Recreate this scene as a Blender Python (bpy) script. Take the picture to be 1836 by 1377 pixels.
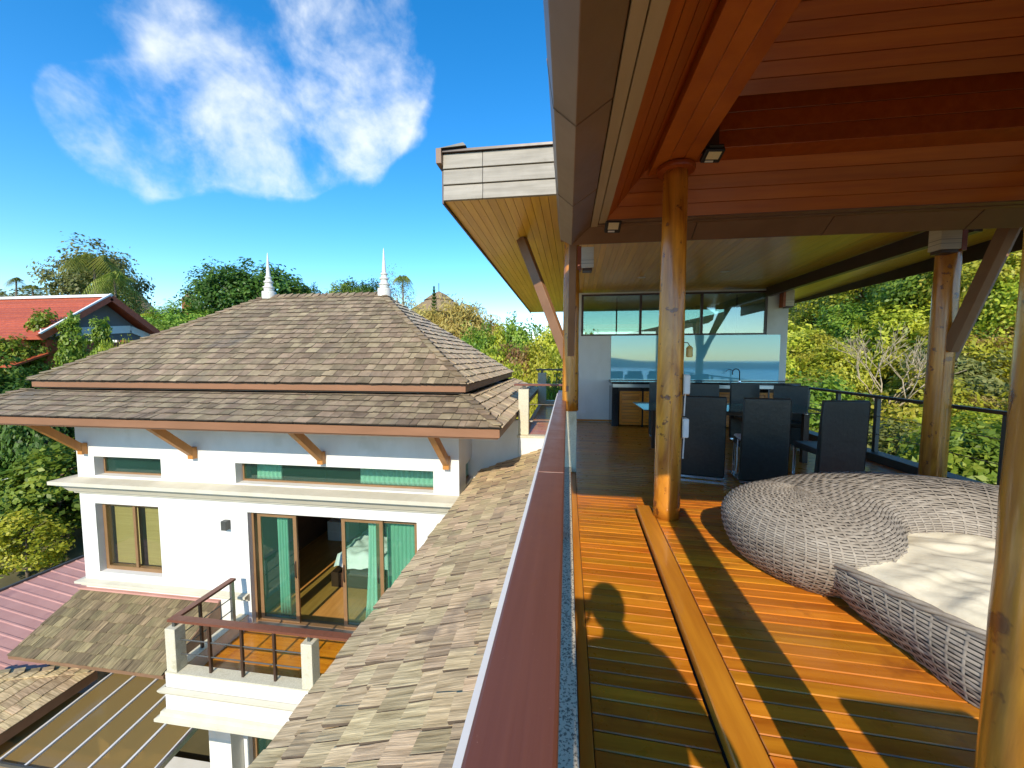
import bpy, math, random
import numpy as np
from mathutils import Vector, Matrix, Quaternion

random.seed(11)
RNG = np.random.default_rng(11)
for o in list(bpy.data.objects):
    bpy.data.objects.remove(o)
SC = bpy.context.scene
COL = SC.collection
PI = math.pi
rad = math.radians

# ------------------------------------------------------------------ camera
EYE = 1.52
PITCH = math.atan(48 / 700.0)
YAW = rad(8.031)
cam_d = bpy.data.cameras.new('camera')
cam_d.sensor_width = 36.0
cam_d.lens = 36.0 * 700.0 / 1836.0
cam_d.clip_start = 0.02
cam_d.clip_end = 6000
cam = bpy.data.objects.new('camera', cam_d)
COL.objects.link(cam)
cam.location = (0, 0, EYE)
cam.rotation_euler = (PI / 2 - PITCH, 0, YAW)
SC.camera = cam
# photo pixel -> direction (used to work out where things stand)
_F = np.array([-math.sin(YAW) * math.cos(PITCH), math.cos(YAW) * math.cos(PITCH), -math.sin(PITCH)])
_R = np.array([math.cos(YAW), math.sin(YAW), 0.0])
_U = np.cross(_R, _F)
CAMP = np.array([0, 0, EYE])
def ray(u, v):
    return _F + _R * (u - 918) / 700.0 - _U * (v - 688.5) / 700.0
def at_axial(u, v, d):
    return CAMP + ray(u, v) * d

# ------------------------------------------------------------------ light
SUN_EL, SUN_AZ = rad(32.0), rad(2.0)          # light travels towards +Y, slightly +X
sun_d = bpy.data.lights.new('sun', 'SUN')
sun_d.energy = 2.5
sun_d.angle = rad(0.5)
sun_d.color = (1.0, 0.90, 0.74)
sun = bpy.data.objects.new('sun', sun_d)
COL.objects.link(sun)
LDIR = Vector((math.sin(SUN_AZ) * math.cos(SUN_EL), math.cos(SUN_AZ) * math.cos(SUN_EL), -math.sin(SUN_EL)))
sun.rotation_euler = LDIR.to_track_quat('-Z', 'Y').to_euler()
sun.location = (-2, -30, 30)

world = bpy.data.worlds.new('World')
SC.world = world
world.use_nodes = True
nt = world.node_tree
for n in list(nt.nodes):
    nt.nodes.remove(n)
def N(t, kind, **kw):
    n = t.nodes.new(kind)
    for k, v in kw.items():
        setattr(n, k, v)
    return n
def math_node(t, op, a, b=None, c=None, clamp=False):
    n = t.nodes.new('ShaderNodeMath'); n.operation = op; n.use_clamp = clamp
    for i, x in enumerate((a, b, c)):
        if x is None: continue
        if isinstance(x, (int, float)): n.inputs[i].default_value = x
        else: t.links.new(x, n.inputs[i])
    return n.outputs[0]
sky = N(nt, 'ShaderNodeTexSky', sky_type='NISHITA')
sky.sun_disc = False
sky.sun_elevation = SUN_EL
sky.sun_rotation = PI + SUN_AZ                # sun stands behind the camera
sky.air_density = 1.0; sky.dust_density = 0.0; sky.ozone_density = 3.0
hsv = N(nt, 'ShaderNodeHueSaturation'); hsv.inputs['Saturation'].default_value = 1.36; hsv.inputs['Value'].default_value = 0.84
hsv.inputs['Hue'].default_value = 0.499
nt.links.new(sky.outputs[0], hsv.inputs['Color'])
tc = N(nt, 'ShaderNodeTexCoord')
sep = N(nt, 'ShaderNodeSeparateXYZ'); nt.links.new(tc.outputs['Generated'], sep.inputs[0])
zc = math_node(nt, 'MAXIMUM', sep.outputs[2], 0.03)
comb = N(nt, 'ShaderNodeCombineXYZ')
zq = math_node(nt, 'ADD', zc, 0.25)
nt.links.new(math_node(nt, 'DIVIDE', sep.outputs[0], zq), comb.inputs[0])
nt.links.new(math_node(nt, 'DIVIDE', sep.outputs[1], zq), comb.inputs[1])
def noise(t, vec, scale, detail=6, rough=0.55, dist=0.0, dims='3D'):
    n = N(t, 'ShaderNodeTexNoise'); n.noise_dimensions = dims
    n.inputs['Scale'].default_value = scale; n.inputs['Detail'].default_value = detail
    n.inputs['Roughness'].default_value = rough; n.inputs['Distortion'].default_value = dist
    if vec is not None: t.links.new(vec, n.inputs['Vector'])
    return n
cl1 = noise(nt, tc.outputs['Generated'], 5.2, 10, 0.58, 0.15)
cl2 = noise(nt, tc.outputs['Generated'], 11.0, 4, 0.6, 0.4)
lob = None
for (u, v, r, k) in ((585, 215, 10.5, .62), (640, 190, 9, .40), (470, 235, 9, .46), (330, 245, 8, .42), (210, 240, 8, .50), (175, 200, 5, .34), (270, 255, 7, .3),
                     (500, 290, 7, .30), (470, 110, 10, .34), (370, 30, 11, .42), (560, 110, 8, .26), (700, 25, 10, .42), (720, 185, 7, .24), (690, 110, 7, .2),
                     (60, 480, 9, .14), (900, 565, 4, .30), (830, 525, 5, .10), (300, 505, 8, .13)):
    d = ray(u, v); d = d / np.linalg.norm(d)
    dt = N(nt, 'ShaderNodeVectorMath', operation='DOT_PRODUCT')
    nt.links.new(tc.outputs['Generated'], dt.inputs[0]); dt.inputs[1].default_value = tuple(d)
    mr = N(nt, 'ShaderNodeMapRange', interpolation_type='SMOOTHSTEP')
    nt.links.new(dt.outputs['Value'], mr.inputs[0])
    mr.inputs[1].default_value = math.cos(rad(r)); mr.inputs[2].default_value = 1.0
    mr.inputs[3].default_value = 0.0; mr.inputs[4].default_value = k
    lob = mr.outputs[0] if lob is None else math_node(nt, 'ADD', lob, mr.outputs[0])
lob = math_node(nt, 'MINIMUM', lob, 0.50)
den = math_node(nt, 'ADD', math_node(nt, 'MULTIPLY', cl1.outputs[0], 1.25), math_node(nt, 'MULTIPLY', cl2.outputs[0], 0.45))
den = math_node(nt, 'ADD', den, lob)
cm = N(nt, 'ShaderNodeMapRange', interpolation_type='SMOOTHSTEP')
nt.links.new(den, cm.inputs[0]); cm.inputs[1].default_value = 1.20; cm.inputs[2].default_value = 1.78
cm.inputs[3].default_value = 0; cm.inputs[4].default_value = 0.95
hz = N(nt, 'ShaderNodeMapRange', interpolation_type='SMOOTHSTEP')
nt.links.new(sep.outputs[2], hz.inputs[0]); hz.inputs[1].default_value = 0.0; hz.inputs[2].default_value = 0.10
cmask = math_node(nt, 'MULTIPLY', cm.outputs[0], hz.outputs[0])
mixc = N(nt, 'ShaderNodeMix', data_type='RGBA')
nt.links.new(cmask, mixc.inputs['Factor']); nt.links.new(hsv.outputs[0], mixc.inputs['A'])
mixc.inputs['B'].default_value = (3.6, 3.72, 3.75, 1)
bg = N(nt, 'ShaderNodeBackground'); bg.inputs['Strength'].default_value = 0.15
nt.links.new(mixc.outputs['Result'], bg.inputs['Color'])
wo = N(nt, 'ShaderNodeOutputWorld'); nt.links.new(bg.outputs[0], wo.inputs['Surface'])

vs = SC.view_settings
vs.view_transform = 'Standard'; vs.look = 'None'; vs.gamma = 1.0; vs.exposure = 1.16; vs.use_curve_mapping = False
SC.cycles.use_denoising = True
SC.cycles.max_bounces = 9; SC.cycles.diffuse_bounces = 5; SC.cycles.glossy_bounces = 4
SC.cycles.transparent_max_bounces = 12; SC.cycles.transmission_bounces = 6
SC.cycles.sample_clamp_indirect = 6.0
SC.cycles.caustics_reflective = False; SC.cycles.caustics_refractive = False

# ------------------------------------------------------------------ materials
MATS = {}
def _base(name):
    m = bpy.data.materials.new(name); m.use_nodes = True
    t = m.node_tree
    b = t.nodes['Principled BSDF']
    MATS[name] = m
    return m, t, b
def c4(c): return (c[0], c[1], c[2], 1)
def surf(name, dark, light, scale=(4, 4, 4), detail=5, rough=.5, rough_var=.1, bump=0.0, bscale=None, rnd=0.0, tint=False,
         coat=0.0, metallic=0.0, lo=.3, hi=.7, spec=.5, dist=0.0, coord='Object', stain=None, translucent=0, huernd=0.0):
    """general procedural surface: stretched noise between two colours, random per object, bump, optional stains"""
    m, t, b = _base(name)
    tcn = N(t, 'ShaderNodeTexCoord'); oi = N(t, 'ShaderNodeObjectInfo')
    off = N(t, 'ShaderNodeVectorMath', operation='ADD')
    rv = math_node(t, 'MULTIPLY', oi.outputs['Random'], 53.0 if rnd else 0.0)
    rndv = oi.outputs['Random']
    if tint:
        at = N(t, 'ShaderNodeAttribute'); at.attribute_name = 'tint'
        s = math_node(t, 'ADD', oi.outputs['Random'], at.outputs['Fac'])
        rndv = math_node(t, 'FRACT', s)
        rv = math_node(t, 'MULTIPLY', rndv, 53.0)
    t.links.new(tcn.outputs[coord], off.inputs[0]); t.links.new(rv, off.inputs[1])
    mp = N(t, 'ShaderNodeMapping'); mp.inputs['Scale'].default_value = scale
    t.links.new(off.outputs[0], mp.inputs['Vector'])
    ns = noise(t, mp.outputs[0], 1.0, detail, .6, dist)
    cr = N(t, 'ShaderNodeValToRGB')
    cr.color_ramp.elements[0].position = lo; cr.color_ramp.elements[0].color = c4(dark)
    cr.color_ramp.elements[1].position = hi; cr.color_ramp.elements[1].color = c4(light)
    t.links.new(ns.outputs[0], cr.inputs[0])
    col = cr.outputs[0]
    if rnd or huernd:
        hv = N(t, 'ShaderNodeHueSaturation')
        t.links.new(math_node(t, 'MULTIPLY_ADD', rndv, 2 * rnd, 1 - rnd), hv.inputs['Value'])
        if huernd:
            t.links.new(math_node(t, 'MULTIPLY_ADD', math_node(t, 'FRACT', math_node(t, 'MULTIPLY', rndv, 7.13)), 2 * huernd, .5 - huernd), hv.inputs['Hue'])
        t.links.new(col, hv.inputs['Color']); col = hv.outputs[0]
    if stain:
        sc_, scol, sl, sh = stain
        n2 = noise(t, tcn.outputs[coord], sc_, 4, .6)
        mr = N(t, 'ShaderNodeMapRange', interpolation_type='SMOOTHSTEP'); t.links.new(n2.outputs[0], mr.inputs[0])
        mr.inputs[1].default_value = sl; mr.inputs[2].default_value = sh
        mx = N(t, 'ShaderNodeMix', data_type='RGBA'); t.links.new(mr.outputs[0], mx.inputs['Factor'])
        t.links.new(col, mx.inputs['A']); mx.inputs['B'].default_value = c4(scol); col = mx.outputs['Result']
    t.links.new(col, b.inputs['Base Color'])
    b.inputs['Roughness'].default_value = rough
    if rough_var:
        n3 = noise(t, tcn.outputs[coord], 9.0, 3, .6)
        t.links.new(math_node(t, 'MULTIPLY_ADD', n3.outputs[0], 2 * rough_var, rough - rough_var), b.inputs['Roughness'])
    b.inputs['Metallic'].default_value = metallic
    b.inputs['Specular IOR Level'].default_value = spec
    b.inputs['Coat Weight'].default_value = coat; b.inputs['Coat Roughness'].default_value = .08
    if bump:
        bs = N(t, 'ShaderNodeBump'); bs.inputs['Strength'].default_value = bump; bs.inputs['Distance'].default_value = .01
        if bscale:
            nb = noise(t, tcn.outputs[coord], bscale, 5, .6); t.links.new(nb.outputs[0], bs.inputs['Height'])
        else:
            t.links.new(ns.outputs[0], bs.inputs['Height'])
        t.links.new(bs.outputs[0], b.inputs['Normal'])
    return m
def leafmat(name, cols, gloss=.35):
    m, t, b = _base(name)
    at = N(t, 'ShaderNodeAttribute'); at.attribute_name = 'tint'
    oi = N(t, 'ShaderNodeObjectInfo')
    cr = N(t, 'ShaderNodeValToRGB')
    e = cr.color_ramp.elements
    e[0].position = 0; e[0].color = c4(cols[0]); e[1].position = 1; e[1].color = c4(cols[-1])
    for i, c in enumerate(cols[1:-1]):
        x = e.new((i + 1) / (len(cols) - 1)); x.color = c4(c)
    t.links.new(at.outputs['Fac'], cr.inputs[0])
    hv = N(t, 'ShaderNodeHueSaturation'); t.links.new(cr.outputs[0], hv.inputs['Color'])
    t.links.new(math_node(t, 'MULTIPLY_ADD', oi.outputs['Random'], .3, .85), hv.inputs['Value'])
    t.links.new(math_node(t, 'MULTIPLY_ADD', oi.outputs['Random'], .03, .485), hv.inputs['Hue'])
    t.links.new(hv.outputs[0], b.inputs['Base Color'])
    b.inputs['Roughness'].default_value = .45; b.inputs['Specular IOR Level'].default_value = gloss
    tr = N(t, 'ShaderNodeBsdfTranslucent'); t.links.new(hv.outputs[0], tr.inputs['Color'])
    ms = N(t, 'ShaderNodeMixShader'); ms.inputs[0].default_value = .42
    t.links.new(b.outputs[0], ms.inputs[1]); t.links.new(tr.outputs[0], ms.inputs[2])
    t.links.new(ms.outputs[0], t.nodes['Material Output'].inputs['Surface'])
    return m
def glassmat(name, tintc, refl=.25, transp=.6, rough=.02, body=None):
    """pane: see-through tint mixed with a fresnel reflection"""
    m, t, b = _base(name)
    t.nodes.remove(b)
    tr = N(t, 'ShaderNodeBsdfTransparent'); tr.inputs[0].default_value = c4(tintc)
    gl = N(t, 'ShaderNodeBsdfGlossy'); gl.inputs['Roughness'].default_value = rough; gl.inputs['Color'].default_value = (.9, .95, .92, 1)
    df = N(t, 'ShaderNodeBsdfDiffuse'); df.inputs['Color'].default_value = c4(body or tintc)
    m1 = N(t, 'ShaderNodeMixShader'); m1.inputs[0].default_value = 1 - transp
    t.links.new(tr.outputs[0], m1.inputs[1]); t.links.new(df.outputs[0], m1.inputs[2])
    lw = N(t, 'ShaderNodeLayerWeight'); lw.inputs['Blend'].default_value = .5
    f = math_node(t, 'MULTIPLY_ADD', math_node(t, 'POWER', lw.outputs['Facing'], 5.0), 1.0, refl, clamp=True)
    m2 = N(t, 'ShaderNodeMixShader'); t.links.new(f, m2.inputs[0])
    t.links.new(m1.outputs[0], m2.inputs[1]); t.links.new(gl.outputs[0], m2.inputs[2])
    t.links.new(m2.outputs[0], t.nodes['Material Output'].inputs['Surface'])
    return m

DECK = surf('deck_wood', (0.4, 0.112, 0.006), (0.68, 0.245, 0.016), (1.2, 16, 16), 6, .30, .10, .06, None, .17, coat=.35, spec=.5, stain=(3.5, (.30, .080, .008), .56, .74), huernd=.008)
DECKD = surf('deck_trim_wood', (0.44, 0.14, 0.01), (0.62, 0.24, 0.018), (16, 1.2, 16), 6, .34, .1, .05, None, .1, coat=.3)
COLW = surf('column_wood', (.30, .085, .007), (.74, .31, .030), (6, 6, .9), 8, .24, .10, .10, None, .06, coat=.35, dist=1.6, lo=.30, hi=.66, stain=(9.0, (.17, .05, .010), .60, .66))
REDW = surf('red_brown_wood', (0.26, 0.045, 0.006), (0.36, 0.08, 0.01), (14, 14, 14), 5, .42, .08, .03, None, .12, coat=.1)
CEIL = surf('ceiling_board_wood', (0.36, 0.078, 0.003), (0.5, 0.135, 0.006), (1.0, 14, 14), 5, .42, .08, .03, None, .13, coat=.1)
CEILY = surf('ceiling_board_lengthwise', (0.34, 0.062, 0.003), (0.46, 0.105, 0.005), (14, 1.0, 14), 5, .42, .08, .03, None, .13, coat=.1)
BEAMW = surf('beam_wood', (0.3, 0.065, 0.006), (0.46, 0.125, 0.01), (3, 3, 3), 5, .4, .08, .03, None, .1, coat=.1)
SOFF = surf('soffit_board_wood', (0.68, 0.37, 0.035), (0.86, 0.54, 0.065), (14, 1.0, 14), 5, .30, .06, .03, None, .10, coat=.12)
FASC = surf('grey_fascia_board', (0.23, 0.205, 0.16), (0.36, 0.325, 0.265), (1.5, 9, 24), 6, .6, .1, .12, None, .08, stain=(4, (.22, .19, .15), .58, .75))
FASB = surf('brown_metal_fascia', (0.19, 0.105, 0.056), (0.24, 0.135, 0.076), (3, 3, 3), 3, .45, .08, .02, None, .05)
TRIMT = surf('tan_trim', (0.32, 0.23, 0.13), (0.39, 0.29, 0.17), (6, 1, 6), 3, .5, .08, .02, None, .05)
RAILM = surf('red_brown_painted_rail', (.135, .043, .024), (.185, .064, .036), (40, 1.2, 40), 7, .38, .14, .05, None, .05, stain=(130, (.32, .17, .12), .70, .76), lo=.2, hi=.8)
BRACEM = surf('brace_brown', (0.2, 0.1, 0.048), (0.26, 0.135, 0.068), (3, 3, 3), 4, .5, .08, .03, None, .06)
EAVE = surf('eave_fascia_brown', (0.23, 0.105, 0.048), (0.29, 0.135, 0.065), (1, 5, 5), 4, .5, .08, .03, None, .05)
BRACK = surf('bracket_wood', (.40, .16, .03), (.52, .23, .05), (8, 8, 2), 5, .45, .08, .04, None, .05)
PLAST = surf('white_plaster', (0.68, 0.67, 0.61), (0.77, 0.76, 0.71), (2.2, 2.2, 1.2), 6, .85, .05, .06, 60, 0, stain=(1.1, (.63, .62, .55), .54, .72))
MOULD = surf('cream_moulding', (0.54, 0.5, 0.38), (0.62, 0.58, 0.46), (3, 3, 3), 4, .8, .05, .03, 50, 0)
TERR = surf('terrazzo', (0.15, 0.125, 0.085), (0.66, 0.54, 0.36), (95, 95, 95), 2, .7, .05, .08, 90, 0, lo=.38, hi=.5)
POSTC = surf('cream_terrazzo_post', (.50, .46, .33), (.66, .62, .48), (60, 60, 60), 3, .75, .05, .06, 80, 0, stain=(6, (.46, .42, .28), .55, .75))
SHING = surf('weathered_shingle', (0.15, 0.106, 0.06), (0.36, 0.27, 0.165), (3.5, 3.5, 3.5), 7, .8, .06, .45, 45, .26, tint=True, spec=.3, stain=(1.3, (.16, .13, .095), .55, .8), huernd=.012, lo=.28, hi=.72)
SHINL = surf('silvered_shingle', (0.27, 0.185, 0.088), (0.84, 0.64, 0.37), (2.2, 42, 10), 8, .8, .06, .8, None, .22, tint=True, spec=.3, stain=(2.2, (.27, .20, .135), .56, .8), huernd=.012, lo=.28, hi=.74)
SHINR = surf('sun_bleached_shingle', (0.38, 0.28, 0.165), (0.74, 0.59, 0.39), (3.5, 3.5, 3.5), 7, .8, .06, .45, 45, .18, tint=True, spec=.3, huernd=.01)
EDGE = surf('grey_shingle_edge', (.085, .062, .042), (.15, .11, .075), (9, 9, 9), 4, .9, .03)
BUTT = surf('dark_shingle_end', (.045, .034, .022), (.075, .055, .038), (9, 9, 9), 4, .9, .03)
SHINC = surf('olive_shingle', (0.11, 0.082, 0.042), (0.3, 0.23, 0.12), (26, 2.5, 10), 7, .8, .06, .5, None, .30, tint=True, spec=.3, huernd=.012)
UNDER = surf('roof_underlay', (.05, .04, .03), (.08, .06, .045), (4, 4, 4), 3, .9, .03)
DARKM = surf('dark_brown_frame', (.045, .022, .012), (.06, .03, .018), (4, 4, 4), 3, .4, .05)
GREYM = surf('dark_grey_steel', (.075, .078, .070), (.10, .10, .09), (4, 4, 4), 3, .45, .05, metallic=.3)
BLACKG = surf('black_granite', (.012, .012, .013), (.03, .03, .03), (60, 60, 60), 3, .12, .03)
LEATH = surf('black_leather', (0.013, 0.0135, 0.012), (0.024, 0.0245, 0.021), (30, 30, 30), 4, .40, .07, .45, 9, .1, spec=.55)
CHROM = surf('chrome', (.75, .75, .76), (.85, .85, .85), (4, 4, 4), 2, .15, .04, metallic=1.0)
STEEL = surf('brushed_steel', (.45, .45, .44), (.6, .6, .58), (1, 40, 40), 3, .3, .06, metallic=.9)
SLATW = surf('slat_wood_orange', (0.52, 0.15, 0.01), (0.68, 0.25, 0.02), (2, 14, 14), 5, .4, .08, .04, None, .15)
WHITEP = surf('white_plastic', (.72, .71, .68), (.78, .77, .74), (4, 4, 4), 2, .45, .05)
BLACKP = surf('black_plastic', (.012, .012, .012), (.02, .02, .02), (4, 4, 4), 2, .5, .05)
WICK = surf('grey_wicker', (0.21, 0.175, 0.135), (0.40, 0.35, 0.285), (9, 9, 9), 5, .6, .06, .05, 80, 0, tint=True, spec=.35)
WICKB = surf('wicker_backing', (.03, .026, .022), (.05, .043, .036), (9, 9, 9), 3, .8, .05)
CUSH = surf('cream_canvas', (0.7, 0.63, 0.46), (0.8, 0.74, 0.57), (6, 6, 6), 5, .85, .04, .55, 11, 0, spec=.2)
BRONZ = surf('bronze_aluminium', (.30, .17, .075), (.36, .21, .10), (3, 3, 3), 3, .4, .06, metallic=.35)
CURT = surf('green_curtain', (0.34, 0.56, 0.46), (0.46, 0.68, 0.57), (30, 30, 1), 3, .8, .04, spec=.2)
CURTL = surf('pale_green_curtain', (0.58, 0.76, 0.66), (0.7, 0.85, 0.76), (30, 30, 1), 3, .8, .04, spec=.2)
LINEN = surf('white_linen', (.72, .74, .72), (.82, .83, .82), (6, 6, 6), 4, .85, .04, .2, 14, 0)
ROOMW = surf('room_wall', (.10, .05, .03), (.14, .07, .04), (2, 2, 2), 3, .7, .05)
FLOORW = surf('room_floor_wood', (.40, .19, .04), (.55, .28, .07), (12, 1.2, 12), 5, .35, .06, coat=.2)
BLIND = surf('bamboo_blind', (.42, .33, .13), (.58, .47, .21), (1, 1, 90), 4, .7, .05, .15, None, 0)
PINKR = surf('pink_metal_roof', (0.5, 0.25, 0.2), (0.58, 0.31, 0.25), (2, 2, 2), 4, .55, .06, .02, None, .05, stain=(2.0, (.42, .21, .18), .55, .75))
REDR = surf('red_tile', (.34, .060, .022), (.46, .095, .035), (5, 5, 5), 4, .6, .06, .05, None, .12)
REDP = surf('red_painted_wall', (.36, .085, .03), (.42, .105, .04), (2, 2, 2), 4, .7, .05)
GREYP = surf('grey_gable', (.13, .12, .11), (.16, .15, .14), (2, 2, 2), 3, .7, .05)
THAT = surf('thatch', (.22, .145, .075), (.34, .24, .13), (8, 8, 2), 6, .9, .03, .3, 12, .08)
FINI = surf('white_finial_paint', (.62, .60, .52), (.74, .72, .64), (9, 9, 9), 4, .6, .05, stain=(8, (.45, .42, .33), .58, .75))
BARK = surf('bark', (.12, .085, .055), (.26, .20, .14), (9, 9, 2), 6, .9, .03, .3, None, .15)
BARKP = surf('pale_bark', (0.36, 0.28, 0.17), (0.55, 0.45, 0.3), (9, 9, 2), 6, .85, .03, .2, None, .1)
SOIL = surf('hill_soil', (.085, .075, .03), (.16, .13, .055), (.5, .5, .5), 7, .95, .02, .4, 3, 0, stain=(.25, (.06, .08, .02), .45, .6))
PAVE = surf('tan_paving', (.34, .24, .12), (.42, .31, .16), (1.5, 1.5, 1.5), 5, .7, .05, .05, 30, 0)
SEAW = surf('sea_water', (0.16, 0.24, 0.27), (0.19, 0.27, 0.3), (.02, .02, .02), 3, .25, .03)
HILLF = surf('far_hill', (0.16, 0.22, 0.22), (0.2, 0.26, 0.25), (.02, .02, .02), 5, .95, .02)
SKIN = surf('skin', (.42, .24, .16), (.5, .30, .2), (9, 9, 9), 3, .55, .05)
SHIRT = surf('blue_shirt', (.06, .09, .16), (.09, .12, .2), (9, 9, 9), 3, .85, .03)
HAIR = surf('dark_hair', (.02, .014, .01), (.035, .025, .018), (30, 30, 9), 3, .6, .05)
PAPER = surf('lamp_paper', (.62, .55, .44), (.72, .66, .55), (2, 2, 60), 4, .75, .04, .08, None, 0)
LEDC = surf('led_lens', (.75, .66, .42), (.82, .74, .5), (90, 90, 90), 2, .3, .03)
BRASS = surf('yellow_lantern', (.62, .42, .10), (.72, .5, .15), (9, 9, 9), 3, .35, .05)
TEALP = None
GL_GREEN = glassmat('green_tinted_glass', (.80, .95, .88), .07, .90, body=(.05, .2, .15))
GL_WIN = glassmat('clerestory_glass', (.62, .76, .66), .22, .85, body=(.06, .09, .06))
GL_TABLE = glassmat('table_glass', (.55, .74, .66), .16, .75, body=(.2, .32, .28))
GL_PERG = glassmat('smoked_roof_sheet', (.62, .46, .22), .03, .45, .08, body=(.36, .26, .10))
GL_CLEAR = glassmat('pale_window_glass', (.90, .92, .84), .05, .95, body=(.1, .12, .1))
def splash_mat():
    m, t, b = _base('teal_back_painted_glass')
    b.inputs['Base Color'].default_value = (.17, .52, .66, 1); b.inputs['Metallic'].default_value = .15
    b.inputs['Roughness'].default_value = .03; b.inputs['IOR'].default_value = 1.55
    b.inputs['Specular IOR Level'].default_value = .9
    b.inputs['Coat Weight'].default_value = .3; b.inputs['Coat Roughness'].default_value = .01
    return m
SPLASH = splash_mat()
LF_DARK = leafmat('leaf_dark_green', [(0.025, 0.055, 0.008), (0.055, 0.11, 0.014), (0.1, 0.18, 0.026), (0.17, 0.27, 0.045)])
LF_MID = leafmat('leaf_mid_green', [(0.06, 0.12, 0.012), (0.14, 0.23, 0.022), (0.25, 0.37, 0.04), (0.42, 0.5, 0.07)])
LF_YEL = leafmat('leaf_yellow_green', [(0.17, 0.21, 0.016), (0.34, 0.38, 0.028), (0.54, 0.55, 0.045), (0.72, 0.66, 0.1)])
LF_DRY = leafmat('leaf_dry_gold', [(0.3, 0.21, 0.05), (0.44, 0.32, 0.085), (0.55, 0.42, 0.12), (0.64, 0.51, 0.18)])
LF_BRN = leafmat('leaf_red_brown', [(0.22, 0.12, 0.04), (0.36, 0.2, 0.07), (0.44, 0.3, 0.1), (0.4, 0.42, 0.08)])
LF_OLV = leafmat('leaf_olive', [(0.08, 0.1, 0.025), (0.16, 0.19, 0.045), (0.27, 0.29, 0.08), (0.4, 0.39, 0.14)])
LF_PALM = leafmat('leaf_palm', [(0.09, 0.13, 0.016), (0.2, 0.25, 0.035), (0.34, 0.37, 0.06), (0.5, 0.48, 0.11)])

# ------------------------------------------------------------------ mesh helpers
def off(o):
    v = Vector((0, 0, 0))
    while o is not None:
        v += o.location; o = o.parent
    return v
def obj(name, V, F, mat, parent=None, smooth=False, world=True, tint=None, bevel=0.0, fm=None, mats=None):
    me = bpy.data.meshes.new(name)
    V = [tuple(v) for v in V]
    if parent is not None and world:
        ov = off(parent); V = [(v[0] - ov.x, v[1] - ov.y, v[2] - ov.z) for v in V]
    me.from_pydata(V, [], [tuple(f) for f in F])
    for m in (mats or [mat]): me.materials.append(m)
    if fm: me.polygons.foreach_set('material_index', fm)
    if smooth: me.polygons.foreach_set('use_smooth', [True] * len(me.polygons))
    if tint is not None:
        a = me.attributes.new('tint', 'FLOAT', 'POINT'); a.data.foreach_set('value', np.asarray(tint, dtype=np.float32))
    me.update()
    o = bpy.data.objects.new(name, me); COL.objects.link(o)
    if parent is not None: o.parent = parent
    if bevel:
        b = o.modifiers.new('bevel', 'BEVEL'); b.width = bevel; b.segments = 2 if bevel > .006 else 1; b.limit_method = 'ANGLE'; b.angle_limit = rad(40)
    return o
def npobj(name, V, F, mat, parent=None, tint=None, smooth=False, world=True):
    """numpy quads"""
    V = np.asarray(V, dtype=np.float32)
    if parent is not None and world:
        ov = off(parent); V = V - np.array([ov.x, ov.y, ov.z], dtype=np.float32)
    F = np.asarray(F, dtype=np.int32); k = F.shape[1]
    me = bpy.data.meshes.new(name)
    me.vertices.add(len(V)); me.vertices.foreach_set('co', V.ravel())
    me.loops.add(F.size); me.loops.foreach_set('vertex_index', F.ravel())
    me.polygons.add(len(F)); me.polygons.foreach_set('loop_start', np.arange(0, F.size, k, dtype=np.int32))
    me.polygons.foreach_set('loop_total', np.full(len(F), k, dtype=np.int32))
    if smooth: me.polygons.foreach_set('use_smooth', np.ones(len(F), dtype=bool))
    me.materials.append(mat)
    if tint is not None:
        a = me.attributes.new('tint', 'FLOAT', 'POINT'); a.data.foreach_set('value', np.asarray(tint, dtype=np.float32))
    me.update(calc_edges=True); me.validate()
    o = bpy.data.objects.new(name, me); COL.objects.link(o)
    if parent is not None: o.parent = parent
    return o
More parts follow.
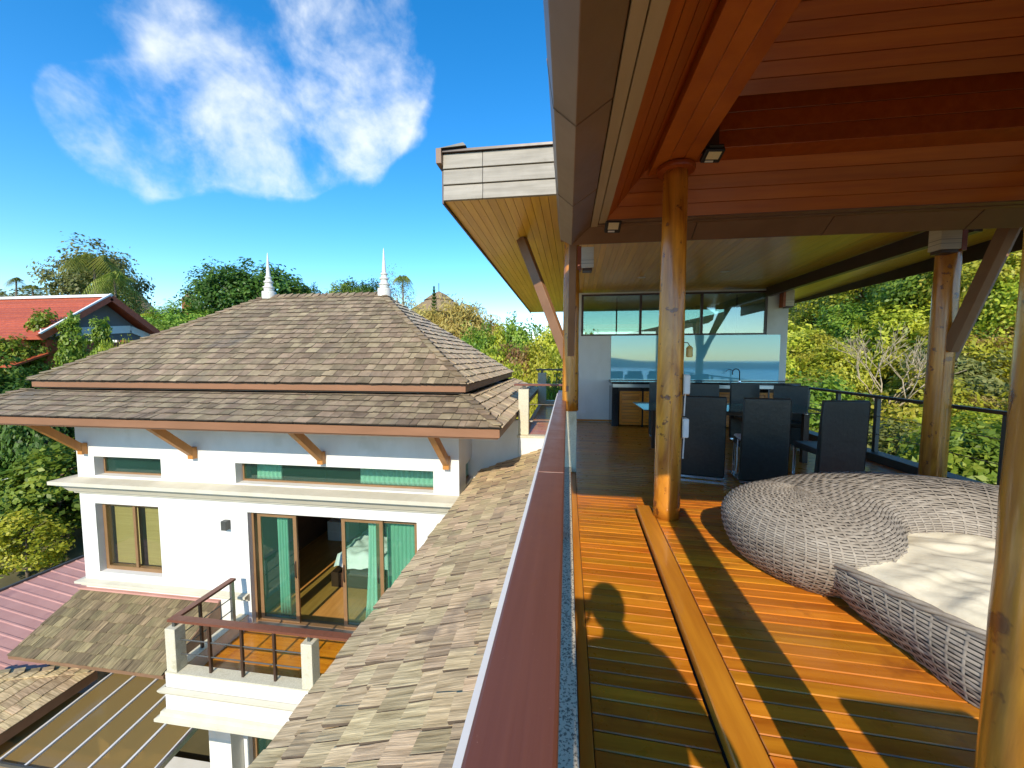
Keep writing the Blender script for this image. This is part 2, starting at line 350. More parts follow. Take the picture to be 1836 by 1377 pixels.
class MB:
    def __init__(s): s.V = []; s.F = []
    def add(s, V, F):
        b = len(s.V); s.V += [tuple(v) for v in V]; s.F += [tuple(i + b for i in f) for f in F]; return s
    def box(s, x0, x1, y0, y1, z0, z1):
        return s.add([(x0, y0, z0), (x1, y0, z0), (x1, y1, z0), (x0, y1, z0), (x0, y0, z1), (x1, y0, z1), (x1, y1, z1), (x0, y1, z1)],
                     [(0, 3, 2, 1), (4, 5, 6, 7), (0, 1, 5, 4), (1, 2, 6, 5), (2, 3, 7, 6), (3, 0, 4, 7)])
    def hexa(s, P):   # 8 points, bottom 4 ccw then top 4
        return s.add(P, [(0, 3, 2, 1), (4, 5, 6, 7), (0, 1, 5, 4), (1, 2, 6, 5), (2, 3, 7, 6), (3, 0, 4, 7)])
    def bar(s, p, q, w, h, up=(0, 0, 1)):
        p, q = Vector(p), Vector(q); d = (q - p).normalized(); u = Vector(up)
        a = d.cross(u)
        if a.length < 1e-4: a = d.cross(Vector((0, 1, 0)))
        a.normalize(); b = a.cross(d).normalized()
        P = []
        for e in (p, q):
            for (i, j) in ((-1, -1), (1, -1), (1, 1), (-1, 1)): P.append(e + a * (i * w / 2) + b * (j * h / 2))
        return s.add(P, [(0, 1, 2, 3), (7, 6, 5, 4), (0, 4, 5, 1), (1, 5, 6, 2), (2, 6, 7, 3), (3, 7, 4, 0)])
    def cyl(s, p, q, r0, r1=None, n=16, rings=1, wob=0.0, cap=True):
        r1 = r0 if r1 is None else r1
        p, q = Vector(p), Vector(q); d = (q - p).normalized()
        a = d.cross(Vector((0, 0, 1)));
        if a.length < 1e-4: a = Vector((1, 0, 0))
        a.normalize(); b = d.cross(a).normalized()
        V = []; F = []
        for k in range(rings + 1):
            t = k / rings; c = p.lerp(q, t); r = r0 + (r1 - r0) * t
            for i in range(n):
                th = 2 * PI * i / n
                rr = r * (1 + wob * math.sin(3 * th + 5.1 * t * rings * .37) * math.cos(1.7 * t * rings + th))
                V.append(c + a * (rr * math.cos(th)) + b * (rr * math.sin(th)))
        for k in range(rings):
            for i in range(n):
                j = (i + 1) % n
                F.append((k * n + i, k * n + j, (k + 1) * n + j, (k + 1) * n + i))
        if cap:
            F.append(tuple(range(n - 1, -1, -1))); F.append(tuple(range(rings * n, rings * n + n)))
        return s.add(V, F)
    def tube(s, pts, r, n=8, r1=None):
        r1 = r if r1 is None else r1
        pts = [Vector(p) for p in pts]; V = []; F = []
        a = None
        for k, p in enumerate(pts):
            d = (pts[min(k + 1, len(pts) - 1)] - pts[max(k - 1, 0)]).normalized()
            if a is None:
                a = d.cross(Vector((0.13, .2, 1)));
                if a.length < 1e-3: a = d.cross(Vector((1, 0, 0)))
            a = (a - d * a.dot(d)).normalized(); b = d.cross(a)
            rr = r + (r1 - r) * k / max(len(pts) - 1, 1)
            for i in range(n):
                th = 2 * PI * i / n; V.append(p + a * (rr * math.cos(th)) + b * (rr * math.sin(th)))
        for k in range(len(pts) - 1):
            for i in range(n):
                j = (i + 1) % n; F.append((k * n + i, k * n + j, (k + 1) * n + j, (k + 1) * n + i))
        F.append(tuple(range(n - 1, -1, -1))); F.append(tuple(range(len(V) - n, len(V))))
        return s.add(V, F)
    def lathe(s, c, prof, n=20):
        V = []; F = []
        for (r, z) in prof:
            for i in range(n):
                th = 2 * PI * i / n; V.append((c[0] + r * math.cos(th), c[1] + r * math.sin(th), c[2] + z))
        for k in range(len(prof) - 1):
            for i in range(n):
                j = (i + 1) % n; F.append((k * n + i, k * n + j, (k + 1) * n + j, (k + 1) * n + i))
        F.append(tuple(range(n - 1, -1, -1))); F.append(tuple(range(len(V) - n, len(V))))
        return s.add(V, F)
    def plate(s, pts, thick):
        """polygon (ordered) extruded by vector thick"""
        n = len(pts); t = Vector(thick); P = [Vector(p) for p in pts]
        return s.add(P + [p + t for p in P], [tuple(range(n - 1, -1, -1)), tuple(range(n, 2 * n))] + [(i, (i + 1) % n, n + (i + 1) % n, n + i) for i in range(n)])
    def sweep(s, path, prof, closed=False):
        """moulding: 2D path, profile of (outward offset, z); outward = right of travel"""
        n = len(path); V = []; F = []; m = len(prof)
        for i, p in enumerate(path):
            p = Vector(p)
            d0 = (p - Vector(path[i - 1])).normalized() if i > 0 else None
            d1 = (Vector(path[i + 1]) - p).normalized() if i < n - 1 else None
            if d0 is None: d0 = d1
            if d1 is None: d1 = d0
            n0 = Vector((d0.y, -d0.x)); n1 = Vector((d1.y, -d1.x)); b = (n0 + n1).normalized(); k = 1 / max(b.dot(n0), .3)
            for (o_, z) in prof: V.append((p.x + b.x * k * o_, p.y + b.y * k * o_, z))
        for i in range(n - 1):
            for j in range(m):
                jj = (j + 1) % m
                F.append((i * m + j, (i + 1) * m + j, (i + 1) * m + jj, i * m + jj))
        F.append(tuple(range(m))); F.append(tuple(range(len(V) - 1, len(V) - 1 - m, -1)))
        return s.add(V, F)
    def build(s, name, mat, parent=None, **kw):
        return obj(name, s.V, s.F, mat, parent, **kw)
def thing(name, label, cat, loc=(0, 0, 0), rotz=0.0, group=None):
    o = bpy.data.objects.new(name, None); COL.objects.link(o); o.empty_display_size = .1
    o.location = loc; o.rotation_euler = (0, 0, rotz)
    return tag(o, label, cat, group)
def tag(o, label, cat, group=None):
    o['label'] = label; o['category'] = cat
    if group: o['group'] = group
    return o
def structure(o, label=None, cat=None):
    o['kind'] = 'structure'
    if label: o['label'] = label
    if cat: o['category'] = cat
    return o
def stuff(o):
    o['kind'] = 'stuff'; return o
def dup(root, loc=None, rotz=None, scale=None, label=None, group=None):
    r = root.copy(); COL.objects.link(r)
    if loc is not None: r.location = loc
    if rotz is not None: r.rotation_euler = (0, 0, rotz)
    if scale is not None: r.scale = scale
    if label: r['label'] = label
    if group: r['group'] = group
    for ch in list(root.children):
        c = ch.copy(); COL.objects.link(c); c.parent = r
        for g in list(ch.children):
            d = g.copy(); COL.objects.link(d); d.parent = c
    return r
def ss(a, b, x):
    t = np.clip((np.asarray(x, dtype=float) - a) / (b - a), 0, 1); return t * t * (3 - 2 * t)

# ================================================================== THE SETTING
def ground_z(x, y):
    x = np.asarray(x, dtype=float); y = np.asarray(y, dtype=float)
    z = -7.2 + 5.6 * ss(12.5, 22, y) + 3.4 * ss(22, 60, y) + 3.0 * ss(60, 200, y)
    z = z + 1.5 * ss(-12, -30, x) * ss(8, 20, y)
    z = z + ss(5.0, 8.0, x) * (4.8 - 3.6 * ss(12, 24, y)) * ss(-14, 2, y) + 6.5 * ss(8, 30, x) * ss(-14, 2, y) + 4 * ss(20, 70, x) * ss(-14, 2, y)
    z = z - 30 * ss(-10, -140, y)
    r = np.hypot(x, y)
    z = z + .35 * np.sin(x * .31 + 1.3) * np.sin(y * .27 + .4) * ss(14, 30, r)
    return z
g1 = np.concatenate([np.linspace(-900, -90, 12), np.linspace(-80, 80, 81), np.linspace(90, 900, 12)])
gx, gy = np.meshgrid(g1, g1, indexing='ij'); gz = ground_z(gx, gy)
n_ = len(g1); idx = np.arange(n_ * n_).reshape(n_, n_)
structure(npobj('ground', np.stack([gx.ravel(), gy.ravel(), gz.ravel()], 1),
                np.stack([idx[:-1, :-1].ravel(), idx[1:, :-1].ravel(), idx[1:, 1:].ravel(), idx[:-1, 1:].ravel()], 1), SOIL, smooth=True))
structure(obj('courtyard_paving', *(lambda m: (m.V, m.F))(MB().box(-14, 0, -2, 6.5, -7.12, -7.05)), PAVE))
# the bay and its hills lie behind the camera and show only in the splashback
structure(obj('sea', [(-4000, -4000, -36.5), (4000, -4000, -36.5), (4000, -135, -36.5), (-4000, -135, -36.5)], [(0, 1, 2, 3)], SEAW))
hv = []; hf = []
for i in range(81):
    a = -1.3 + 2.6 * i / 80; x = math.sin(a) * 1500; y = -math.cos(a) * 1500
    h = 14 + 26 * (0.5 + .5 * math.sin(i * .35)) * (.6 + .4 * math.sin(i * .9 + 1)) + 8 * math.sin(i * .17)
    hv += [(x, y, -37), (x * 1.05, y * 1.05, -37 + h), (x * 1.3, y * 1.3, -37)]
    if i: b = 3 * i; hf += [(b - 3, b - 2, b + 1, b), (b - 2, b - 1, b + 2, b + 1)]
structure(obj('far_hills', hv, hf, HILLF, smooth=True))

# ------------------------------------------------------------------ decks
PW = .078; TILT = -.05                       # plank pitch; planks run a little askew to the rail
def planks(parent, x0f, x1f, y0, y1, ztop, mat, pitch=PW, gap=.004, thick=.022):
    k = 0; y = y0
    while y < y1 - .01:
        xa, xb = x0f(y), x1f(y)
        ya, yb = y, min(y + pitch - gap, y1 - gap)
        dz = random.uniform(-.0008, .0008)
        def P(x, yy, z): return (x, yy + TILT * (x - .6), z)
        m = MB().hexa([P(xa, ya, ztop - thick), P(xb, ya, ztop - thick), P(xb, yb, ztop - thick), P(xa, yb, ztop - thick),
                       P(xa, ya, ztop + dz), P(xb, ya, ztop + dz), P(xb, yb, ztop + dz), P(xa, yb, ztop + dz)])
        m.build('plank', mat, parent, bevel=.0035)
        y += pitch; k += 1
deck = structure(obj('deck', *(lambda m: (m.V, m.F))(MB().box(.118, 4.45, 3.9, 9.38, -.30, -.024).box(.118, .66, -3, 3.9, -.30, -.0245)), UNDER))
planks(deck, lambda y: .120, lambda y: .603 + .032 * (y - 1.4), -.6, 3.84, 0, DECK)
planks(deck, lambda y: .120, lambda y: 4.44, 3.84, 9.30 + .0, 0, DECK)
structure(obj('deck_slab', *(lambda m: (m.V, m.F))(MB().box(-.10, 4.70, -3, 9.4, -.55, -.302)), PLAST))
plat = structure(obj('deck_platform', *(lambda m: (m.V, m.F))(MB().hexa([(.56, -3, -.02), (4.4, -3, -.02), (4.4, 3.70, -.02), (.70, 3.84, -.02),
                                                             (.56, -3, .066), (4.4, -3, .066), (4.4, 3.70, .066), (.70, 3.84, .066)])), UNDER))
planks(plat, lambda y: .735 + .032 * (y - 1.4), lambda y: 4.4, -.9, 3.84, .09, DECK)
def stepx(y): return .60 + .032 * (y - 1.4)
MB().hexa([(stepx(-3), -3, .061), (stepx(-3) + .13, -3, .061), (stepx(3.84) + .13, 3.835, .061), (stepx(3.84), 3.84, .061),
           (stepx(-3), -3, .091), (stepx(-3) + .13, -3, .091), (stepx(3.84) + .13, 3.835, .091), (stepx(3.84), 3.84, .091)]).build('step_nosing', DECKD, plat, bevel=.006)
MB().hexa([(stepx(-3) + .012, -3, .001), (stepx(-3) + .032, -3, .001), (stepx(3.82) + .032, 3.82, .001), (stepx(3.82) + .012, 3.82, .001),
           (stepx(-3) + .012, -3, .0605), (stepx(-3) + .032, -3, .0605), (stepx(3.82) + .032, 3.82, .0605), (stepx(3.82) + .012, 3.82, .0605)]).build('step_riser', DECKD, plat)
MB().box(.062, .1165, -3, 9.35, -.02, .001).build('edge_board', DECKD, deck, bevel=.003)
# terrazzo curb under the rail
curb = structure(obj('terrazzo_curb', *(lambda m: (m.V, m.F))(MB().box(-.13, .056, -3, 5.13, -.3, .07)), TERR))
# second terrace that steps out to the left beyond the house roof
MB2 = MB().box(-.92, -.131, 7.40, 13.0, -2.2, -.03)
terr = structure(obj('side_terrace', MB2.V, MB2.F, PLAST))
y = 7.56
while y < 12.9:
    MB().box(-.80, .055, y, y + .14, -.028, 0).build('plank', DECK, terr, bevel=.003); y += .146
MB().box(-.95, -.131, 7.39, 7.55, -.029, .012).build('terrazzo_edge', POSTC, terr)
wl = obj('terrace_base_wall', *(lambda m: (m.V, m.F))(MB().box(-.918, -.12, 7.42, 7.6, -7.1, -2.2)), PLAST)
tag(wl, 'white plaster wall below the small side terrace', 'wall')

# ------------------------------------------------------------------ near hand rail (thing) with its steel and posts
rl = thing('terrace_railing', 'wide red-brown handrail running beside the deck above the shingle roof', 'railing', (-.07, 0, 0))
for (ya, yb) in ((-3, 1.918), (1.921, 4.318), (4.321, 6.75)): MB().box(-.143, -.008, ya, yb, .905, .95).build('handrail', RAILM, rl, bevel=.007)
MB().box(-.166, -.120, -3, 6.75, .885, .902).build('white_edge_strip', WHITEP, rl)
for y in (-1.2, .95, 3.1):
    MB().box(-.10, -.03, y - .035, y + .035, .07, .885).build('post', GREYM, rl)
for z in (.30, .52, .72):
    MB().tube([(-.065, -3, z), (-.065, 5.1, z)], .006, 6).build('cable', STEEL, rl)
MB().box(-.07, .132, 5.135, 5.34, .002, .812).build('pedestal', POSTC, rl, bevel=.006)

# side terrace railing
r2 = thing('side_terrace_railing', 'brown handrail on cream terrazzo posts across the small side terrace', 'railing', (-.85, 7.5, 0))
MB().box(-.93, -.73, 7.47, 7.67, .0125, .90).build('post', POSTC, r2, bevel=.008)
MB().box(-.86, -.80, 7.54, 7.60, .90, .965).build('bracket', GREYM, r2)
MB().box(-1.02, -.01, 7.52, 7.62, .965, 1.005).build('handrail', RAILM, r2, bevel=.004)
for z in (.28, .60): MB().tube([(-.74, 7.57, z), (-.10, 7.57, z)], .007, 6).build('cable', STEEL, r2)
r3 = thing('far_terrace_railing', 'grey handrail on a terrazzo post at the far edge of the side terrace', 'railing', (-.8, 12.5, 0))
MB().box(-.92, -.66, 12.4, 12.6, .0, 1.02).build('post', POSTC, r3, bevel=.008)
MB().box(-.98, .05, 12.44, 12.56, 1.10, 1.15).build('handrail', GREYM, r3)
MB().box(-.82, -.76, 12.47, 12.53, 1.02, 1.10).build('bracket', GREYM, r3)
MB().box(-.66, .05, 12.40, 12.60, .0, .14).build('curb', POSTC, r3)

# ------------------------------------------------------------------ right-hand cable railing
r4 = thing('cable_railing', 'dark grey steel railing with thin cables along the hillside edge of the deck', 'railing', (4.56, 3, 0))
MB().box(4.455, 4.67, -3, 9.36, -.3, .11).build('curb', GREYM, r4, bevel=.006)
MB().box(4.515, 4.605, -3, 9.36, .915, .955).build('handrail', DARKM, r4, bevel=.005)
for i, y in enumerate((9.0, 8.15, 7.3, 6.45, 5.62, 4.72, 4.38, 3.5, 2.6, 1.7, .8, -.1)):
    MB().box(4.535, 4.585, y - .03, y + .03, .112, .914).build('post', GREYM, r4)
for z in (.38, .65): MB().tube([(4.56, -3, z), (4.56, 9.3, z)], .006, 6).build('cable', STEEL, r4)

# ================================================================== SALA (open timber pavilion over the camera)
sala = thing('timber_pavilion', 'open timber pavilion with dark red boarded ceiling on round varnished columns', 'pavilion', (2.4, 2.1, 0))
SX0, SX1, SY0, SY1 = .033, 4.87, -.05, 4.30
EZ = 2.71
# V-shaped metal eave: outer face and under face, built in panels with seams
def eave_panels(axis):
    """axis 'L','F','R','B' sides; panels between seam positions"""
    if axis in 'LR': a0, a1 = SY0, SY1
    else: a0, a1 = SX0, SX1
    n = 4; step = (a1 - a0) / n
    for i in range(n):
        s0 = a0 + i * step + .004; s1 = a0 + (i + 1) * step - .004
        e0 = -1 if i == 0 else 0; e1 = 1 if i == n - 1 else 0
        def P(o_, z, s, e):          # o_: outward offset, e: mitre direction
            s2 = s + e * (o_ if True else 0)
            if axis == 'L': return (SX0 - o_, s2, z)
            if axis == 'R': return (SX1 + o_, s2, z)
            if axis == 'F': return (s2, SY1 + o_, z)
            return (s2, SY0 - o_, z)
        prof = [(0, EZ), (.115, EZ + .10), (.150, EZ + .34), (-.02, EZ + .34), (-.185, EZ + .125)]
        V = [P(o_, z, s0, e0) for o_, z in prof] + [P(o_, z, s1, e1) for o_, z in prof]
        k = len(prof)
        F = [(j, (j + 1) % k, k + (j + 1) % k, k + j) for j in range(k)] + [tuple(range(k)), tuple(range(2 * k - 1, k - 1, -1))]
        obj('fascia_panel', V, F, FASB, sala, bevel=.003)
for a in 'LFRB': eave_panels(a)
# tan trims, two per side
for (i0, i1, zz) in ((.190, .255, EZ + .118), (.262, .335, EZ + .126)):
    MB().box(SX0 + i0, SX0 + i1, SY0 + i0, SY1 - i0, zz, zz + .03).build('eave_trim', TRIMT, sala, bevel=.003)
    MB().box(SX1 - i1, SX1 - i0, SY0 + i0, SY1 - i0, zz, zz + .03).build('eave_trim', TRIMT, sala)
    MB().box(SX0 + i1 + .002, SX1 - i1 - .002, SY1 - i1, SY1 - i0, zz, zz + .03).build('eave_trim', FASB, sala)
    MB().box(SX0 + i1 + .002, SX1 - i1 - .002, SY0 + i0, SY0 + i1, zz, zz + .03).build('eave_trim', TRIMT, sala)
# boarded ceiling in two tiers: a sloped ring outside the beams, a higher sloped tier inside them
CI = .335; CZ = EZ + .135
def tier(o_rect, oz, i_rect, iz, n, parent):
    (x0, x1, y0, y1), (u0, u1, v0, v1) = o_rect, i_rect
    for side in 'FLRB':
        for k in range(n):
            def Q(f, end, lift):
                a0, a1, b0, b1 = x0 + (u0 - x0) * f, x1 + (u1 - x1) * f, y0 + (v0 - y0) * f, y1 + (v1 - y1) * f; z = oz + (iz - oz) * f + lift
                if side == 'F': return ((a0, a1)[end], b1, z)
                if side == 'B': return ((a1, a0)[end], b0, z)
                if side == 'L': return (a0, (b0, b1)[end], z)
                return (a1, (b1, b0)[end], z)
            f0, f1 = k / n + .006 / n * 2, (k + 1) / n - .05 / n
            V = [Q(f0, 0, 0), Q(f0, 1, 0), Q(f1, 1, 0), Q(f1, 0, 0), Q(f0, 0, .022), Q(f0, 1, .022), Q(f1, 1, .022), Q(f1, 0, .022)]
            obj('ceiling_board', V, [(0, 1, 2, 3), (7, 6, 5, 4), (0, 4, 5, 1), (1, 5, 6, 2), (2, 6, 7, 3), (3, 7, 4, 0)], CEIL if side in 'FB' else CEILY, parent)
    V = [(x0, y0, oz + .03), (x1, y0, oz + .03), (x1, y1, oz + .03), (x0, y1, oz + .03), (u0, v0, iz + .03), (u1, v0, iz + .03), (u1, v1, iz + .03), (u0, v1, iz + .03)]
    return V
half = (SY1 - SY0) / 2 - CI
R0 = (SX0 + CI, SX1 - CI, SY0 + CI, SY1 - CI); R1 = (.72, 4.12, .64, 3.71); R2 = (1.03, 3.81, .89, 3.49); R3 = (1.03 + 1.29, 3.81 - 1.29, 2.18, 2.20)
def tier_back(o_rect, oz, i_rect, iz):
    (x0, x1, y0, y1), (u0, u1, v0, v1) = o_rect, i_rect
    return [(x0, y0, oz + .03), (x1, y0, oz + .03), (x1, y1, oz + .03), (x0, y1, oz + .03), (u0, v0, iz + .03), (u1, v0, iz + .03), (u1, v1, iz + .03), (u0, v1, iz + .03)]
RF = [(0, 4, 5, 1), (1, 5, 6, 2), (2, 6, 7, 3), (3, 7, 4, 0)]
ceil = obj('ceiling', tier_back(R0, CZ, R1, 3.225) + tier_back(R2, 3.60, R3, 4.85), RF + [tuple(i + 8 for i in f) for f in RF], UNDER, sala)
tier(R0, CZ, R1, 3.225, 4, ceil)
tier(R2, 3.60, R3, 4.85, 17, ceil)
# outer roof shell
rs = half + .6
obj('roof', [(SX0 - .13, SY0 - .13, EZ + .345), (SX1 + .13, SY0 - .13, EZ + .345), (SX1 + .13, SY1 + .13, EZ + .345), (SX0 - .13, SY1 + .13, EZ + .345),
             (SX0 + 2.2, 2.125, EZ + 2.85), (SX1 - 2.2, 2.125, EZ + 2.85)], [(0, 1, 5, 4), (2, 3, 4, 5), (3, 0, 4), (1, 2, 5)], SHING, sala)
# ring beams above the columns: boxed in planks
def beam_box(x0, x1, y0, y1, z0, z1, n, axis):
    for i in range(n):
        if axis == 'Y':
            w = (x1 - x0) / n
            MB().box(x0 + i * w + .0015, x0 + (i + 1) * w - .0015, y0, y1, z0, z1).build('beam_plank', BEAMW, sala, bevel=.003)
        else:
            w = (z1 - z0) / n
            MB().box(x0, x1, y0, y1, z0 + i * w + .0015, z0 + (i + 1) * w - .0015).build('beam_plank', REDW, sala, bevel=.003)
beam_box(.70, 1.04, .55, 3.74, 3.135, 3.30, 3, 'Y')
beam_box(1.042, 3.80, 3.50, 3.72, 3.215, 3.62, 3, 'X')
beam_box(3.80, 4.14, .55, 3.74, 3.135, 3.30, 3, 'Y')
beam_box(1.042, 3.80, .66, .88, 3.215, 3.60, 3, 'X')
MB().box(1.044, 1.20, 3.485, 3.499, 3.18, 3.50).build('beam_block', DARKM, sala)
SCOL = [(.90, 3.60), (.90, .78), (3.97, 3.60), (3.97, .78)]
for i, (x, y) in enumerate(SCOL):
    c = MB().cyl((x, y, .088), (x, y, 3.134), .113, .100, 28, 26, .022)
    co = c.build('column', COLW, sala, smooth=True)
    MB().lathe((x, y, 0), [(.104, 3.085), (.150, 3.09), (.155, 3.105), (.155, 3.125), (.145, 3.133)], 28).build('collar', REDW, co, smooth=False)

# ================================================================== KITCHEN PAVILION
kp = thing('kitchen_pavilion', 'kitchen building with white wall under a wide flat timber roof', 'building', (2.4, 9.4, 0))
KY = 9.40
def grid_wall(x0, x1, z0, z1, y0, y1, holes):
    xs = sorted(set([x0, x1] + [h[0] for h in holes] + [h[1] for h in holes])); zs = sorted(set([z0, z1] + [h[2] for h in holes] + [h[3] for h in holes]))
    def solid(i, j):
        if i < 0 or j < 0 or i >= len(xs) - 1 or j >= len(zs) - 1: return False
        cx, cz = (xs[i] + xs[i + 1]) / 2, (zs[j] + zs[j + 1]) / 2
        return not any(h[0] < cx < h[1] and h[2] < cz < h[3] for h in holes)
    V = []; F = []
    def q(*p): b = len(V); V.extend(p); F.append((b, b + 1, b + 2, b + 3))
    for i in range(len(xs) - 1):
        for j in range(len(zs) - 1):
            if not solid(i, j): continue
            a, b, c, d = xs[i], xs[i + 1], zs[j], zs[j + 1]
            q((a, y0, c), (b, y0, c), (b, y0, d), (a, y0, d)); q((b, y1, c), (a, y1, c), (a, y1, d), (b, y1, d))
            if not solid(i - 1, j): q((a, y1, c), (a, y0, c), (a, y0, d), (a, y1, d))
            if not solid(i + 1, j): q((b, y0, c), (b, y1, c), (b, y1, d), (b, y0, d))
            if not solid(i, j - 1): q((a, y1, c), (b, y1, c), (b, y0, c), (a, y0, c))
            if not solid(i, j + 1): q((a, y0, d), (b, y0, d), (b, y1, d), (a, y1, d))
    return V, F
V, F = grid_wall(.21, 4.79, -.02, 3.02, KY, KY + .18, [(.32, 4.37, 2.02, 2.985)])
obj('wall', V, F, PLAST, kp)
for (x0, x1) in ((.21, .36), (4.64, 4.79)):
    MB().box(x0, x1, KY + .181, KY + 3.2, -.02, 3.0).build('side_wall', PLAST, kp)
MB().box(.361, 4.639, KY + 3.05, KY + 3.2, -.02, 2.05).build('back_wall', ROOMW, kp)
MB().box(.24, 1.0, KY - .014, KY - .001, .0, .045).build('skirting', SLATW, kp)
# clerestory windows
FY = KY + .05
for (x0, x1, z0, z1) in ((.32, 4.37, 2.945, 2.985), (.32, 4.37, 2.02, 2.06)):
    MB().box(x0, x1, FY - .035, FY + .035, z0, z1).build('window_frame', DARKM, kp)
muls = [.322, 1.643, 2.978, 4.33]
for m_ in muls:
    MB().box(m_, m_ + .05, FY - .034, FY + .034, 2.061, 2.944).build('window_mullion', DARKM, kp)
for a, b in zip(muls[:-1], muls[1:]):
    MB().box(a + .052, b - .002, FY - .004, FY + .004, 2.062, 2.943).build('window_pane', GL_WIN, kp)
    MB().box((a + b) / 2 + .16, (a + b) / 2 + .19, FY + .2, FY + .23, 2.06, 2.94).build('inner_mullion', DARKM, kp)
# back-painted glass splashback
MB().box(1.013, 4.644, KY - .016, KY - .003, .995, 2.017).build('splashback', SPLASH, kp)
# soffit (falls slightly to the back), boards lengthwise
SPX0, SPX1, SPY0, SPY1 = -1.37, 5.90, 4.33, 12.6
def sofz(y): return 3.25 - .036 * (y - 4.33)
sofr = obj('soffit', [(SPX0, SPY0, sofz(SPY0) + .03), (SPX1, SPY0, sofz(SPY0) + .03), (SPX1, SPY1, sofz(SPY1) + .03), (-1.16, SPY1, sofz(SPY1) + .03)], [(3, 2, 1, 0)], UNDER, kp)
nbd = 76; wb = (SPX1 - SPX0) / nbd
for i in range(nbd):
    fa, fb = i / nbd, (i + 1) / nbd
    xa0, xb0 = SPX0 + fa * (SPX1 - SPX0) + .002, SPX0 + fb * (SPX1 - SPX0) - .0025
    xa1, xb1 = -1.16 + fa * (SPX1 + 1.16) + .002, -1.16 + fb * (SPX1 + 1.16) - .0025
    za, zb = sofz(SPY0), sofz(SPY1)
    obj('soffit_board', [(xa0, SPY0, za), (xb0, SPY0, za), (xb1, SPY1, zb), (xa1, SPY1, zb), (xa0, SPY0, za + .02), (xb0, SPY0, za + .02), (xb1, SPY1, zb + .02), (xa1, SPY1, zb + .02)],
        [(3, 2, 1, 0), (4, 5, 6, 7), (0, 1, 5, 4), (1, 2, 6, 5), (2, 3, 7, 6), (3, 0, 4, 7)], SOFF, sofr)
# front fascia: three lapped grey boards
for i in range(3):
    z0 = 3.245 + i * .168
    for (xa, xb) in ((SPX0, -.93), (-.926, 2.2), (2.204, SPX1)):
        MB().hexa([(xa, SPY0 - .045, z0), (xb, SPY0 - .045, z0), (xb, SPY0 - .003, z0), (xa, SPY0 - .003, z0),
                   (xa, SPY0 - .028, z0 + .163), (xb, SPY0 - .028, z0 + .163), (xb, SPY0 - .003, z0 + .163), (xa, SPY0 - .003, z0 + .163)]).build('fascia_board', FASC, kp, bevel=.003)
MB().hexa([(SPX0 - .02, SPY0 - .02, 3.22), (SPX0 - .001, SPY0 - .02, 3.22), (-1.161, SPY1, 2.925), (-1.18, SPY1, 2.925),
           (SPX0 - .02, SPY0 - .02, 3.735), (SPX0 - .001, SPY0 - .02, 3.735), (-1.161, SPY1, 3.2), (-1.18, SPY1, 3.2)]).build('side_fascia', DARKM, kp)
MB().box(SPX1 + .001, SPX1 + .02, SPY0, SPY1, 2.93, 3.3).build('side_fascia', DARKM, kp)
obj('roof', [(SPX0 - .03, SPY0 - .06, 3.75), (SPX1 + .03, SPY0 - .06, 3.75), (SPX1 + .03, SPY1, 3.30), (-1.19, SPY1, 3.30),
             (SPX0 - .03, SPY0 - .06, 3.775), (SPX1 + .03, SPY0 - .06, 3.775), (SPX1 + .03, SPY1, 3.33), (-1.19, SPY1, 3.33)],
    [(3, 2, 1, 0), (4, 5, 6, 7), (0, 1, 5, 4), (1, 2, 6, 5), (2, 3, 7, 6), (3, 0, 4, 7)], DARKM, kp)
MB().hexa([(SPX0 - .06, SPY0 - .10, 3.62), (SPX0 - .002, SPY0 - .10, 3.62), (SPX0 - .002, SPY0 + .10, 3.62), (SPX0 - .06, SPY0 + .10, 3.62),
           (SPX0 - .06, SPY0 - .10, 3.776), (SPX0 - .002, SPY0 - .10, 3.776), (SPX0 - .002, SPY0 + .10, 3.776), (SPX0 - .06, SPY0 + .10, 3.776)]).build('gutter_end', FASB, kp)
obj('roof_tile', [(SPX0 - .06, SPY0 - .09, 3.778), (SPX0 + .10, SPY0 - .09, 3.80), (SPX0 + .24, SPY0 - .09, 3.822), (SPX0 + .27, SPY0 - .09, 3.79),
                  (SPX0 - .06, SPY0 + .2, 3.778), (SPX0 + .10, SPY0 + .2, 3.80), (SPX0 + .24, SPY0 + .2, 3.822), (SPX0 + .27, SPY0 + .2, 3.79)],
    [(0, 1, 5, 4), (1, 2, 6, 5), (2, 3, 7, 6), (3, 2, 1, 0), (4, 5, 6, 7), (0, 4, 7, 3)], GREYM, kp)
# timber beam under the soffit on the hillside, with a strip light channel
MB().bar((4.75, 5.4, 3.09), (4.36, 9.38, 2.95), .10, .20).build('roof_beam', DARKM, kp)
MB().bar((4.86, 5.4, 3.06), (4.47, 9.30, 2.92), .02, .025).build('light_channel', STEEL, kp)
# columns with braces
def brace(p, q, w=.085, h=.13): return MB().bar(p, q, w, h).build('brace', BRACEM, kp, bevel=.004)
MB().cyl((.045, 5.24, .815), (.045, 5.24, 3.20), .108, .096, 26, 20, .02).build('column', COLW, kp, smooth=True)
MB().cyl((4.30, 5.20, .0), (4.30, 5.20, 3.21), .120, .105, 26, 24, .02).build('column', COLW, kp, smooth=True)
brace((.0, 5.24, 1.52), (-.66, 5.62, 3.20)); brace((.045, 5.15, 1.56), (.055, 4.42, 3.22))
brace((4.37, 5.20, 1.50), (5.02, 5.25, 3.18)); brace((4.30, 5.10, 1.60), (4.30, 4.42, 3.22))
brace((4.30, 5.31, 1.60), (4.95, 6.0, 3.16))
MB().box(-.10, .19, 5.10, 5.38, 3.06, 3.19).build('column_head', REDW, kp)
MB().box(4.14, 4.46, 5.05, 5.36, 3.06, 3.19).build('column_head', REDW, kp)

